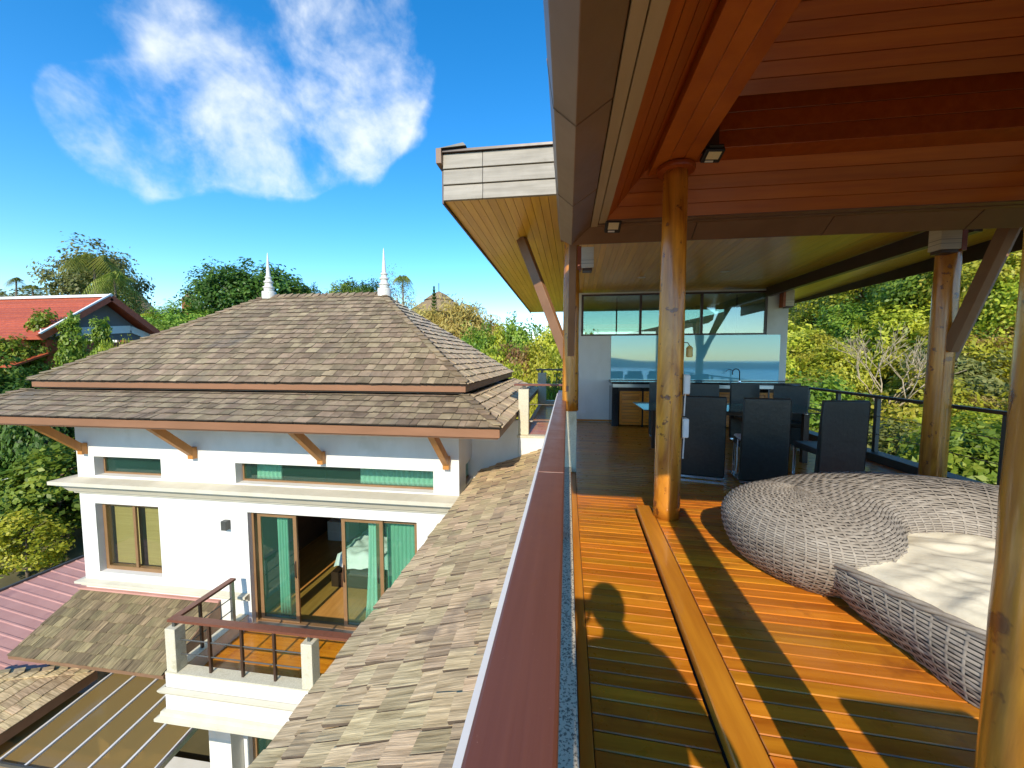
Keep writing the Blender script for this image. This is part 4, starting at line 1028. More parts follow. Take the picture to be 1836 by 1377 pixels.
mr_ = thing('metal_roof', 'pinkish ribbed metal roof beside the white house', 'roof', (-11.4, 7, -4.2))
y = 3.6; k = 0
while y < 9.6:
    d = .25
    V = []
    for (yy, hh) in ((y, .012), (y + .03, .012), (y + .05, 0), (y + d - .02, 0), (y + d, .012)):
        V += [(-12.95, yy, -3.90 + hh), (-9.86, yy, -4.42 + hh)]
    V += [(a, b, c - .03) for (a, b, c) in V]
    F = [(2 * i, 2 * i + 1, 2 * i + 3, 2 * i + 2) for i in range(4)] + [(10 + 2 * i + 2, 10 + 2 * i + 3, 10 + 2 * i + 1, 10 + 2 * i) for i in range(4)]
    F += [(2 * i + 1, 11 + 2 * i, 13 + 2 * i, 2 * i + 3) for i in range(4)] + [(2 * i + 2, 12 + 2 * i, 10 + 2 * i, 2 * i) for i in range(4)]
    obj('roof_sheet', V, F, PINKR, mr_); y += d; k += 1
MB().box(-13.0, -12.94, 3.6, 9.7, -4.02, -3.85).build('verge_trim', GREYM, mr_)

sr = thing('small_shingle_roof', 'pale sunlit shingle roof tucked below the canopy corner', 'roof', (-9.8, 5, -4.3))
e0, e1 = Vector((-9.0, 0, -4.52)), Vector((-10.35, 0, -3.98)); dv = e1 - e0
obj('roof_deck', [(-9.0, 2.6, -4.54), (-9.0, 5.95, -4.54), (-10.35, 4.9, -4.0), (-10.35, 2.6, -4.0), (-11.4, 5.95, -4.55), (-11.4, 2.6, -4.5)], [(0, 1, 2, 3), (1, 4, 2), (2, 4, 5, 3)], UNDER, sr)
lay(sr, slope_shingles((-8.98, 2.6, -4.525), (0, 1, 0), dv, dv.length, lambda s: 0, lambda s: 3.35 - 1.05 * s / dv.length, .18, .18, .014, 51), SHINL, 250)
lay(sr, hip_caps((-9.0, 5.95, -4.51), (-10.35, 4.9, -3.97), (-.1, -1, -.0), (-.7, .6, 0)), SHINL, 60, 'ridge_cap')
MB().box(-8.985, -8.955, 2.6, 5.97, -4.70, -4.53).build('eave_board', EAVE, sr)

pg = thing('glass_roof', 'smoked sheet roof with thin white glazing bars beside the balcony', 'roof', (-7.5, 5, -4.8))
for i, x in enumerate((-9.35, -8.83, -8.31, -7.79, -7.27, -6.75, -6.23)):
    MB().bar((x, 4.55, -4.84), (x - .12, 6.44, -4.76), .035, .035).build('glazing_bar', WHITEP, pg)
    if i < 6:
        x2 = (x + .02, x + .50)
        obj('roof_sheet', [(x2[0], 4.55, -4.855), (x2[1], 4.55, -4.855), (x2[1] - .12, 6.44, -4.775), (x2[0] - .12, 6.44, -4.775),
                           (x2[0], 4.55, -4.863), (x2[1], 4.55, -4.863), (x2[1] - .12, 6.44, -4.783), (x2[0] - .12, 6.44, -4.783)],
            [(0, 1, 2, 3), (7, 6, 5, 4), (0, 4, 5, 1), (1, 5, 6, 2), (2, 6, 7, 3), (3, 7, 4, 0)], GL_PERG, pg)
MB().bar((-9.4, 4.53, -4.845), (-6.2, 4.53, -4.845), .03, .05).build('edge_bar', GREYM, pg)
MB().bar((-6.19, 4.53, -4.86), (-6.31, 6.44, -4.78), .05, .09).build('edge_beam', STEEL, pg)
for (x, y) in ((-9.3, 4.6), (-6.3, 4.6)): MB().box(x - .04, x + .04, y - .04, y + .04, -7.05, -4.89).build('post', GREYM, pg)

# ================================================================== WICKER DAYBED
db = thing('wicker_daybed', 'large rounded grey wicker daybed with a cream mattress on the sunlit deck', 'daybed', (2.4, 2.1, .09))
def smooth_path(pts, n):
    P = [np.array(p, float) for p in pts]; P = [2 * P[0] - P[1]] + P + [2 * P[-1] - P[-2]]
    out = []
    segs = len(P) - 3
    for i in range(n):
        t = i / (n - 1) * segs; k = min(int(t), segs - 1); f = t - k
        a, b, c, d = P[k], P[k + 1], P[k + 2], P[k + 3]
        out.append(.5 * ((2 * b) + (-a + c) * f + (2 * a - 5 * b + 4 * c - d) * f ** 2 + (-a + 3 * b - 3 * c + d) * f ** 3))
    return np.array(out)
PTH = smooth_path([(1.60, 2.95), (2.05, 3.17), (2.55, 3.22), (2.98, 2.98), (3.20, 2.50), (3.22, 1.90), (3.08, 1.35)], 60)
TAN = np.gradient(PTH, axis=0); TAN /= np.linalg.norm(TAN, axis=1)[:, None]
NRM = np.stack([-TAN[:, 1], TAN[:, 0]], 1)               # left of travel = outside of the ring
Z0 = .092
def back_row(a, inset=0.0):
    """closed round the arm end: inner side -> end cap -> outer side"""
    off_ = math.sin(a) if a < PI / 2 else math.sin(a) ** .9
    zz = .37 + (.245 * math.cos(a) if a < PI / 2 else .39 * math.cos(a))
    s = np.linspace(0, 1, 60)
    R = .45 - .05 * s
    dz = .02 * np.sin(s * 5.0) * max(math.cos(a), 0)
    rr = R * off_ - inset
    ri = rr * (1 + .351 * np.exp(-(s / .09) ** 2))
    inner = np.concatenate([PTH - NRM * ri[:, None], (zz - inset * .5 + dz)[:, None]], 1)[::-1]
    outer = np.concatenate([PTH + NRM * rr[:, None], (zz - inset * .5 + dz)[:, None]], 1)
    th0 = math.atan2(-NRM[0, 1], -NRM[0, 0]); m = 34
    ths = th0 - np.linspace(0, PI, m + 2)[1:-1]
    k = 1 + .44 * np.exp(-((ths - th0 + .38) / .80) ** 2)      # arm swells towards the seat
    cap = np.stack([PTH[0, 0] + rr[0] * k * np.cos(ths), PTH[0, 1] + rr[0] * k * np.sin(ths), np.full(m, zz - inset * .5)], 1)
    return np.concatenate([inner, cap, outer])
def weave(rows_fn, params, half, amp, name, parent, ref, mat=WICK, pitch=.028):
    VV = []; FF = []; TT = []; base = 0
    Rf = rows_fn(ref); L = np.concatenate([[0], np.cumsum(np.linalg.norm(np.diff(Rf, axis=0), axis=1))]); K = int(L[-1] / pitch)
    fi = np.interp(np.linspace(0, L[-1], K), L, np.arange(len(Rf)))       # shared rib positions for every row
    def f(X): return np.stack([np.interp(fi, np.arange(len(X)), X[:, i]) for i in range(3)], 1)
    mids = []; nrs = []
    for j, a in enumerate(params):
        A, Bm, C = rows_fn(a - half), rows_fn(a), rows_fn(a + half)
        nr = np.cross(np.gradient(Bm, axis=0), C - A); nr /= np.linalg.norm(nr, axis=1)[:, None] + 1e-9
        A, Bm, C, nr = f(A), f(Bm), f(C), f(nr) * WSIGN
        mids.append(Bm); nrs.append(nr)
        w = amp * np.clip(1.35 * np.cos(np.arange(K) * PI / 2 + (PI if j % 2 else 0)), -1, 1) + RNG.normal(0, .0007, K)
        tl = RNG.normal(0, .0010, K)
        o3 = nr * w[:, None]
        VV.append(np.stack([A + o3 + nr * tl[:, None], Bm + o3 + nr * .0016, C + o3 - nr * tl[:, None]], 1).reshape(-1, 3))
        TT.append(np.repeat(np.repeat(RNG.random(K // 4 + 1) * .5 + .25, 4)[:K], 3))
        i0 = np.arange(K - 1) * 3 + base
        for c in (0, 1): FF.append(np.stack([i0 + c, i0 + 3 + c, i0 + 4 + c, i0 + 1 + c], 1))
        base += K * 3
    # upright stakes the strands pass over and under
    M = np.stack(mids); Nn = np.stack(nrs); J = len(params)
    for k in range(2, K - 2, 2):
        t = M[:, k + 1] - M[:, k - 1]; t /= np.linalg.norm(t, axis=1)[:, None] + 1e-9
        wd = np.minimum(.0055, .3 * np.linalg.norm(M[:, k + 1] - M[:, k - 1], axis=1))[:, None]
        VV.append(np.stack([M[:, k] - t * wd + Nn[:, k] * .0004, M[:, k] + Nn[:, k] * .0018, M[:, k] + t * wd + Nn[:, k] * .0004], 1).reshape(-1, 3)); TT.append(np.full(J * 3, RNG.random() * .5 + .2))
        i0 = np.arange(J - 1) * 3 + base
        for c in (0, 1): FF.append(np.stack([i0 + c, i0 + 1 + c, i0 + 4 + c, i0 + 3 + c], 1))
        base += J * 3
    o = npobj(name, np.concatenate(VV), np.concatenate(FF), mat, parent, np.clip(np.concatenate(TT), 0, 1), smooth=True)
    stuff(o); return o
WSIGN = 1.0
avals = list(np.linspace(.03, 2.34, 46))
# backing
V = []; F = []
rows = [back_row(a, .007) for a in [0.02] + avals + [2.40]]
for r_ in rows: V += [tuple(p) for p in r_]
n_ = len(rows[0])
for j in range(len(rows) - 1):
    for i in range(n_ - 1): F.append((j * n_ + i, j * n_ + i + 1, (j + 1) * n_ + i + 1, (j + 1) * n_ + i))
obj('frame_backing', V, F, WICKB, db, smooth=True)
tst = back_row(1.0); ctr = np.array([2.4, 2.9, .3])
A, C = back_row(.9), back_row(1.1); nn = np.cross(np.gradient(tst, axis=0), C - A)[100]; WSIGN = 1.0 if nn @ (tst[100] - np.array([PTH[20][0], PTH[20][1], .3])) > 0 else -1.0
weave(back_row, avals, .0200, .0042, 'woven_back', db, 1.5)
# low front wall: rim and base lines
RIM = smooth_path([(1.56, 2.66), (1.475, 2.44), (1.592, 2.085), (1.711, 1.80), (1.87, 1.52), (2.12, 1.24), (2.50, 1.03), (2.95, 1.12), (3.12, 1.38)], 90)
BAS = smooth_path([(1.70, 2.66), (1.62, 2.34), (1.645, 2.02), (1.67, 1.75), (1.82, 1.46), (2.14, 1.26), (2.50, 1.13), (2.90, 1.20), (3.05, 1.40)], 90)
def front_row(t, inset=0.0):
    bul = .035 * math.sin(min(max(t, 0), 1) * PI)
    p = BAS * (1 - t) + RIM * t
    d = RIM - BAS; d = d / (np.linalg.norm(d, axis=1)[:, None] + 1e-6)
    out = np.stack([np.gradient(RIM, axis=0)[:, 1], -np.gradient(RIM, axis=0)[:, 0]], 1); out /= np.linalg.norm(out, axis=1)[:, None]
    p = p - 0 * d + (-out if FOUT < 0 else out) * (bul - inset)
    return np.concatenate([p, np.full((90, 1), Z0 + (.365 - Z0) * t)], 1)
FOUT = 1
o_ = np.stack([np.gradient(RIM, axis=0)[:, 1], -np.gradient(RIM, axis=0)[:, 0]], 1)[30]
FOUT = 1 if o_ @ (RIM[30] - np.array([2.4, 2.1])) > 0 else -1
V = []; F = []
rows = [front_row(t, .008) for t in np.linspace(0, 1, 10)]
for r_ in rows: V += [tuple(p) for p in r_]
for j in range(9):
    for i in range(89): F.append((j * 90 + i, j * 90 + i + 1, (j + 1) * 90 + i + 1, (j + 1) * 90 + i))
obj('front_backing', V, F, WICKB, db, smooth=True)
A, C = front_row(.45), front_row(.55); nn = np.cross(np.gradient(front_row(.5), axis=0), C - A)[30]
WSIGN = 1.0 if nn[:2] @ (RIM[30] - np.array([2.4, 2.1])) > 0 else -1.0
weave(front_row, list(np.linspace(.03, .95, 16)), .0225, .0042, 'woven_front', db, .5)
# plaited rim: three strands wound along the top edge
for k in range(3):
    pts = []
    for i in range(0, 90):
        ph = i * .55 + k * 2.09
        c = RIM[i]; o2 = np.stack([np.gradient(RIM, axis=0)[:, 1], -np.gradient(RIM, axis=0)[:, 0]], 1)[i]; o2 = o2 / np.linalg.norm(o2) * FOUT
        pts.append((c[0] + o2[0] * (.018 * math.cos(ph) - .012), c[1] + o2[1] * (.018 * math.cos(ph) - .012), .368 + .012 * math.sin(ph)))
    MB().tube(pts, .012, 6).build('rim_strand', WICK, db, smooth=True)
# mattress
ctr = np.array([2.42, 2.05]); V = []; F = []
bnd = np.concatenate([RIM[4:86] + (ctr - RIM[4:86]) * .05, (PTH - NRM * .20)[::-1]])
nb_ = len(bnd); rings = 60
for r_i in range(rings + 1):
    f = r_i / rings; 
    for p in bnd:
        xy = ctr + (p - ctr) * f
        ed = max(0, (f - .9) / .1)
        w = .006 * math.sin(xy[0] * 17 + 2.5 * math.sin(xy[1] * 7 + 1.2)) + .007 * math.sin(xy[1] * 26 + 3 * math.sin(xy[0] * 5)) + .005 * abs(math.sin((xy[0] * .8 + xy[1]) * 23 + 2.5 * math.sin(xy[0] * 9 + 1))) + .003 * math.sin(xy[1] * 61 + 3 * math.sin(xy[0] * 11 + 2))
        V.append((xy[0], xy[1], .372 + .05 * (1 - f * f) + w * (1 - ed) - .05 * ed * ed))
for r_i in range(rings):
    for i in range(nb_): j = (i + 1) % nb_; F.append((r_i * nb_ + i, r_i * nb_ + j, (r_i + 1) * nb_ + j, (r_i + 1) * nb_ + i))
b0 = len(V)
for p in bnd: V.append((ctr[0] + (p[0] - ctr[0]) * .78, ctr[1] + (p[1] - ctr[1]) * .78, .15))
for i in range(nb_): j = (i + 1) % nb_; F.append((rings * nb_ + i, rings * nb_ + j, b0 + j, b0 + i))
mt = obj('mattress', V, F, CUSH, db, smooth=True)
# seam welt of the mattress
MB().tube([(p[0] + (ctr[0] - p[0]) * .03, p[1] + (ctr[1] - p[1]) * .03, .335) for p in bnd[6:80:2]], .006, 6).build('welt', CUSH, mt, smooth=True)

# ================================================================== DINING SET
def make_chair(label, loc, rz, armed=False, group='black dining chairs'):
    t = thing('dining_chair', label, 'chair', loc, rz, group)
    # backrest: full-height padded slab, slightly reclined (sitter faces +Y)
    m = MB().hexa([(-.25, -.25, .045), (.25, -.25, .045), (.25, -.175, .045), (-.25, -.175, .045), (-.243, -.29, 1.04), (.243, -.29, 1.04), (.243, -.245, 1.05), (-.243, -.245, 1.05)])
    o = m.build('backrest', LEATH, t, world=False); b = o.modifiers.new('b', 'BEVEL'); b.width = .016; b.segments = 3
    o = MB().hexa([(-.21, -.17, .40), (.21, -.17, .40), (.215, .24, .405), (-.215, .24, .405), (-.21, -.17, .47), (.21, -.17, .47), (.215, .25, .485), (-.215, .25, .485)]).build('seat', LEATH, t, world=False)
    b = o.modifiers.new('b', 'BEVEL'); b.width = .016; b.segments = 3
    MB().tube([(-.245, -.245, .06), (-.240, -.286, 1.02), (-.225, -.289, 1.035), (.225, -.289, 1.035), (.240, -.286, 1.02), (.245, -.245, .06)], .0045, 6).build('piping', LEATH, t, world=False, smooth=True)
    o = MB().box(-.25, .25, -.235, -.165, .012, .040).box(-.25, -.18, -.164, .25, .012, .030).box(.18, .25, -.164, .25, .012, .030).build('sled_base', CHROM, t, world=False)
    for s in (-1, 1):
        MB().tube([(s * .20, .235, .03), (s * .20, .235, .40)], .014, 10).build('leg', CHROM, t, world=False)
        MB().box(s * .20 - .02, s * .20 + .02, -.22, .20, .0, .012).build('glide', BLACKP, t, world=False)
    return t
ch = make_chair('black leather dining chair with its back to the varnished column, lantern side', (1.72, 5.28, 0), rad(-13))
def chair_at(label, loc, rz):
    c = dup(ch, loc, rz, label=label); return c
chair_at('middle black leather dining chair with a grey seat cushion, back to the daybed', (2.34, 5.14, 0), rad(-8))
chair_at('black leather dining chair turned aside beside the cable railing, back to the daybed', (3.03, 5.02, 0), rad(4))
chair_at('black leather dining chair across the glass table, half hidden by the round column', (1.82, 7.48, 0), rad(183))
chair_at('black leather dining chair across the glass table, in front of the slatted doors', (2.42, 7.18, 0), rad(172))
chair_at('black leather dining chair across the glass table, in front of the tap', (3.22, 7.40, 0), rad(178))
chair_at('black leather dining chair at the railing end of the glass table', (3.62, 6.95, 0), rad(150))
chair_at('unseen black leather dining chair behind the photographer, placed for its shadow on the platform', (1.32, -.22, .09), rad(180))  # unseen chair, placed so its back casts the wedge shadow on the deck
def cushion(loc, rz, label):
    t = thing('seat_cushion', label, 'cushion', loc, rz, 'grey seat cushions')
    o = MB().hexa([(-.19, -.15, 0), (.19, -.15, 0), (.195, .22, .012), (-.195, .22, .012), (-.17, -.13, .035), (.17, -.13, .035), (.175, .20, .045), (-.175, .20, .045)]).build('pad', surf_cush, t, world=False)
    b = o.modifiers.new('b', 'BEVEL'); b.width = .014; b.segments = 3
    MB().tube([(-.20, -.10, .01), (-.225, -.12, .03), (-.235, -.14, -.1), (-.23, -.13, -.25), (-.24, -.14, -.40)], .008, 6).build('tie', WHITEP, t, world=False, smooth=True)
surf_cush = surf('pale_grey_cushion', (.44, .46, .46), (.54, .56, .55), (9, 9, 9), 4, .8, .04, .06, 60, 0)
cushion((2.32, 5.16, .49), rad(-7), 'pale grey cushion tied to the middle dining chair')
cushion((2.42, 7.18, .49), rad(172), 'pale grey cushion on the chair in front of the slatted doors')
cushion((1.82, 7.48, .49), rad(183), 'pale grey cushion on the chair half hidden by the column')
tb = thing('dining_table', 'rectangular glass dining table on dark legs', 'table', (2.42, 6.42, 0))
MB().box(1.13, 3.72, 5.92, 6.93, .738, .75).build('glass_top', GL_TABLE, tb)
MB().box(1.132, 3.718, 5.915, 5.9195, .735, .749).build('glass_edge', BLACKP, tb)
for (x, y) in ((1.45, 6.1), (3.4, 6.1), (1.45, 6.75), (3.4, 6.75)):
    l_ = MB().box(x - .035, x + .035, y - .035, y + .035, 0, .70).build('leg', DARKM, tb)
    MB().lathe((x, y, .70), [(.03, 0), (.03, .036)], 12).build('glass_pad', CHROM, l_)
MB().box(1.47, 3.38, 6.40, 6.45, .62, .68).build('stretcher', DARKM, tb)

# ================================================================== THE PHOTOGRAPHER (behind the lens, seen by the shadow)
pe = thing('person', 'person in a blue shirt standing at the rail holding up a phone', 'person', (.14, -.28, 0))
verts = [(.20, -.30, .95), (.20, -.30, 1.15), (.20, -.28, 1.32), (.20, -.26, 1.43), (.19, -.23, 1.50), (.17, -.20, 1.57), (.165, -.19, 1.655),
         (.02, -.28, 1.37), (.01, -.20, 1.17), (.02, -.06, 1.40), (.41, -.29, 1.36), (.53, -.26, 1.06), (.24, -.09, 1.38),
         (.11, -.30, .88), (.11, -.28, .50), (.11, -.31, .08), (.11, -.22, .03), (.29, -.30, .88), (.31, -.28, .50), (.32, -.32, .08), (.33, -.22, .03)]
radii = [.27, .25, .20, .11, .06, .085, .085, .08, .055, .036, .095, .085, .04, .10, .075, .045, .04, .10, .075, .045, .04]
edges = [(0, 1), (1, 2), (2, 3), (3, 4), (4, 5), (5, 6), (2, 7), (7, 8), (8, 9), (2, 10), (10, 11), (11, 12), (0, 13), (13, 14), (14, 15), (15, 16), (0, 17), (17, 18), (18, 19), (19, 20)]
me = bpy.data.meshes.new('body'); me.from_pydata([(a - .14, b + .28, c) for a, b, c in verts], edges, []); me.materials.append(SHIRT); me.update()
po = bpy.data.objects.new('body', me); COL.objects.link(po); po.parent = pe
sk = po.modifiers.new('skin', 'SKIN')
if me.skin_vertices:
    for i, r_ in enumerate(radii): me.skin_vertices[0].data[i].radius = (r_, r_ * .85)
    me.skin_vertices[0].data[0].use_root = True
sd = po.modifiers.new('sub', 'SUBSURF'); sd.levels = 2; sd.render_levels = 2
hr = MB().lathe((.168, -.20, 1.56), [(.075, -.05), (.10, .0), (.108, .06), (.095, .12), (.06, .16), (.01, .175)], 18).build('hair', HAIR, pe, smooth=True)
for sx, bx in ((-1, .01), (1, .17)):
    hand = MB()
    hand.hexa([(bx - .02, -.085, 1.385), (bx + .02, -.085, 1.385), (bx + .02, -.055, 1.385), (bx - .02, -.055, 1.385), (bx - .03, -.08, 1.47), (bx + .03, -.08, 1.47), (bx + .03, -.055, 1.47), (bx - .03, -.055, 1.47)])
    for k in range(4):
        L_ = (.055, .065, .06, .045)[k]; x = bx - .026 + k * .0175
        hand.tube([(x, -.068, 1.465), (x, -.062, 1.465 + L_ * .6), (x - sx * .01, -.045, 1.465 + L_)], .0085, 6)
    hand.tube([(bx - sx * .028, -.07, 1.40), (bx - sx * .05, -.055, 1.43), (bx - sx * .055, -.03, 1.455)], .0095, 6)
    hand.build('hand', SKIN, pe, smooth=True)
ph = tag(MB().box(-.03, .13, -.050, -.040, 1.45, 1.535).build('phone', BLACKP, bevel=.006), 'black phone held up by the person at the rail', 'phone')

# ================================================================== VEGETATION
LIB = {}
def leaf_mesh(name, mat, clumps, per, shape, cr, ll, lw, seed, shell=.55, low=-1.0, droop=0.0, zc=0.0, flat=.0):
    """crown of leaf-sized faces gathered in clumps; returns mesh in local space, centred at z = zc"""
    r = np.random.default_rng(seed)
    d = r.normal(size=(clumps * 3, 3)); d /= np.linalg.norm(d, axis=1)[:, None]
    d = d[d[:, 2] > low][:clumps]; clumps = len(d)
    rad_ = shell + (1 - shell) * r.random(clumps) ** .6
    rad_ *= 1 + .22 * np.sin(d[:, 0] * 4.1 + seed) * np.cos(d[:, 1] * 3.7 + d[:, 2] * 2.3)
    C = d * rad_[:, None] * np.array(shape)
    ct = r.random(clumps)
    n = clumps * per; ci = np.repeat(np.arange(clumps), per)
    P = C[ci] + np.clip(r.normal(size=(n, 3)), -1.7, 1.7) * cr * np.array([1, 1, .75]) * (.6 + .8 * r.random(clumps))[ci][:, None]
    out = P / np.array(shape); out /= np.linalg.norm(out, axis=1)[:, None] + 1e-6
    nr = out * .75 + r.normal(size=(n, 3)) * .42 + np.array([0, 0, .45 + flat]); nr /= np.linalg.norm(nr, axis=1)[:, None]
    t = np.cross(nr, r.normal(size=(n, 3))); t[:, 2] -= droop; t -= nr * (t * nr).sum(1)[:, None]; t /= np.linalg.norm(t, axis=1)[:, None] + 1e-6
    b = np.cross(nr, t)
    s = .65 + .7 * r.random(n)
    L = (ll * s)[:, None]; W = (lw * s)[:, None]
    V = np.stack([P - t * L * .5, P + b * W * .5 + nr * W * .12, P + t * L * .5, P - b * W * .5 + nr * W * .12], 1).reshape(-1, 3)
    V[:, 2] += zc
    F = np.arange(n * 4).reshape(n, 4)
    tint = np.clip(.12 + .58 * ct[ci] + .34 * r.random(n), 0, 1)
    me_o = npobj('tmp', V, F, mat, None, np.repeat(tint, 4))
    me_ = me_o.data; me_.name = name; bpy.data.objects.remove(me_o)
    return me_
def trunk_mesh(name, mat, h, r0, limbs, spread, seed, top=.8, n=8):
    rr = random.Random(seed); m = MB()
    pts = [(0, 0, -.3)]
    for k in range(1, 7): pts.append((rr.uniform(-.03, .03) * h, rr.uniform(-.03, .03) * h, h * top * k / 6))
    m.tube(pts, r0, n, r0 * .4)
    for i in range(limbs):
        t = rr.uniform(.35, .95); k = min(int(t * 6), 5); p = Vector(pts[k]).lerp(Vector(pts[k + 1]), t * 6 - k)
        a = rr.uniform(0, 2 * PI); L = spread * rr.uniform(.5, 1)
        q = p + Vector((math.cos(a) * L * .5, math.sin(a) * L * .5, L * .35)); e = p + Vector((math.cos(a + .3) * L, math.sin(a + .3) * L, L * rr.uniform(.5, .9)))
        m.tube([p, q, e], r0 * .38, 6, r0 * .1)
    me_ = bpy.data.meshes.new(name); me_.from_pydata(m.V, [], m.F); me_.materials.append(mat)
    me_.polygons.foreach_set('use_smooth', [True] * len(me_.polygons)); me_.update(); return me_
def link(name, me_, parent):
    o = bpy.data.objects.new(name, me_); COL.objects.link(o); o.parent = parent; return o
def plant(kind, loc, label, cat, scale=(1, 1, 1), rz=None, group=None, name=None):
    parts, nm = LIB[kind]
    t = thing(name or nm, label, cat, loc, random.uniform(0, 6.28) if rz is None else rz, group); t.scale = scale
    for pn, me_ in parts: link(pn, me_, t)
    return t
# unit plants (about 1 m radius / given height), scaled when planted
for k, (nm, mat, sd) in enumerate((('y', LF_YEL, 1), ('y2', LF_YEL, 2), ('m', LF_MID, 3), ('m2', LF_MID, 4), ('b', LF_BRN, 5), ('o', LF_OLV, 6), ('d', LF_DARK, 7))):
    LIB['shrub_' + nm] = ([('foliage', leaf_mesh('shrub_foliage_' + nm, mat, 150, 60, (1, 1, .95), .13, .115, .058, 60 + sd, .55, -.55, .3, .75)),
                           ('stem', trunk_mesh('shrub_stem_' + nm, BARK, 1.1, .05, 7, .8, sd))], 'leafy_shrub')
for k, (nm, mat, sd) in enumerate((('dark', LF_DARK, 11), ('mid', LF_MID, 12), ('olive', LF_OLV, 13), ('yel', LF_YEL, 14), ('dark2', LF_DARK, 15))):
    LIB['tree_' + nm] = ([('crown', leaf_mesh('tree_crown_' + nm, mat, 230, 44, (1, 1, .85), .11, .085, .05, 80 + sd, .5, -.75, .2, 1.45)),
                          ('trunk', trunk_mesh('tree_trunk_' + nm, BARK, 2.0, .085, 12, .75, sd))], 'broadleaf_tree')
LIB['big'] = ([('crown', leaf_mesh('big_leaf_crown', LF_MID, 150, 40, (1, 1, 1.3), .13, .13, .085, 201, .45, -.9, .5, 1.5)), ('trunk', trunk_mesh('big_leaf_trunk', BARK, 2.6, .07, 12, .8, 33))], 'large_leaved_tree')
LIB['bigd'] = ([('crown', leaf_mesh('dark_leaf_crown', LF_DARK, 150, 40, (1, 1, 1.3), .14, .12, .08, 202, .4, -.9, .4, 1.5)), ('trunk', trunk_mesh('dark_leaf_trunk', BARK, 2.6, .07, 12, .8, 34))], 'large_leaved_tree')
LIB['bigy'] = ([('crown', leaf_mesh('yellow_leaf_crown', LF_YEL, 120, 34, (1, 1, 1.3), .13, .13, .085, 207, .6, -.9, .5, 1.5)), ('trunk', trunk_mesh('yellow_leaf_trunk', BARK, 2.6, .06, 12, .8, 38))], 'large_leaved_tree')
LIB['column'] = ([('foliage', leaf_mesh('column_foliage', LF_MID, 190, 36, (.30, .30, 1.0), .055, .075, .04, 203, .5, -1, .6, 1.0)), ('stem', trunk_mesh('column_stem', BARK, 2.0, .03, 6, .2, 35))], 'columnar_tree')
LIB['dry'] = ([('foliage', leaf_mesh('dry_foliage', LF_DRY, 420, 60, (1, 1, .85), .085, .11, .026, 204, .45, -.5, -.9, .6)), ('stem', trunk_mesh('dry_stem', BARK, 1.0, .03, 10, .8, 36))], 'dry_bamboo_clump')
LIB['sparse'] = ([('crown', leaf_mesh('sparse_crown', LF_OLV, 110, 22, (1, 1, .9), .12, .06, .035, 205, .5, -.7, .2, 1.5)), ('trunk', trunk_mesh('sparse_trunk', BARKP, 2.2, .05, 22, .9, 37))], 'sparse_tree')
# conifer (araucaria): tiers of drooping branches
m = MB(); tint = []
r_ = random.Random(5)
for k in range(24):
    z = .25 + k * .078; L = .42 * (1 - k / 25)
    for i in range(14):
        a = i * PI / 7 + k * .4; c, s_ = math.cos(a), math.sin(a)
        P = [(0, 0, z), (c * L * .5 - s_ * .02, s_ * L * .5 + c * .02, z + .02), (c * L, s_ * L, z + .10), (c * L * .5 + s_ * .02, s_ * L * .5 - c * .02, z + .02)]
        m.add(P, [(0, 1, 2, 3)]); tint += [r_.random() * .6] * 4
me_o = obj('tmp', m.V, m.F, LF_DARK, tint=tint); cm_ = me_o.data; bpy.data.objects.remove(me_o)
LIB['araucaria'] = ([('crown', cm_), ('trunk', trunk_mesh('araucaria_trunk', BARK, 2.2, .03, 0, .1, 3))], 'conifer')
# palm
def palm_mesh(seed, nf=16, L=1.0):
    rr = random.Random(seed); V = []; F = []; T = []
    for i in range(nf):
        a = 2 * PI * i / nf + rr.uniform(-.2, .2); el = rr.uniform(-.25, 1.3); c, s_ = math.cos(a), math.sin(a); tt = rr.random()
        pts = []
        for k in range(9):
            f = k / 8; x = L * f * math.cos(el) * (1 - .15 * f); z = L * (f * math.sin(el) - .95 * f * f)
            pts.append(Vector((c * x, s_ * x, z)))
        for k in range(1, 9):
            p = pts[k]; d = (pts[k] - pts[k - 1]).normalized(); side = d.cross(Vector((0, 0, 1))).normalized()
            for sub in (0, .5):
                pp = p - (pts[k] - pts[k - 1]) * sub; ll = .46 * L * math.sin(PI * min(.12 + (k - sub) / 9, 1)) + .03
                for sg in (-1, 1):
                    b = len(V); tip = pp + side * sg * ll * .8 + d * ll * .35 - Vector((0, 0, ll * .75))
                    V += [pp - d * .012, pp + d * .012, tip + d * .004, tip - d * .004]; F.append((b, b + 1, b + 2, b + 3)); T += [min(max(tt + rr.uniform(-.2, .2), 0), 1)] * 4
    o = obj('tmp', V, F, LF_PALM, tint=T); me_ = o.data; bpy.data.objects.remove(o); return me_
pm = palm_mesh(3, 17); pm2 = palm_mesh(8, 13)
def palm(loc, h, L, label, lean=.0, mesh=None):
    t = thing('palm_tree', label, 'palm', loc, 0, 'palms on the far slope')
    pts = [(lean * h * (k / 6) ** 2, 0, h * k / 6) for k in range(7)]
    MB().tube(pts, .16, 8, .09).build('trunk', BARK, t, world=False, smooth=True)
    f = link('fronds', mesh or pm, t); f.location = pts[-1]; f.scale = (L, L, L)
    return t

def top_plant(kind, u, v, d, hw, label, cat, group=None, unit_h=2.3, name=None, zs=None):
    """put a plant so that its top shows at photo pixel (u, v), d metres along the view axis, hw = half width in px"""
    p = at_axial(u, v, d); g = float(ground_z(p[0], p[1])); h = max(p[2] - g, .8)
    r = hw * d / 700.0
    return plant(kind, (p[0], p[1], g), label, cat, (r, r, h / unit_h if zs is None else zs), None, group, name)

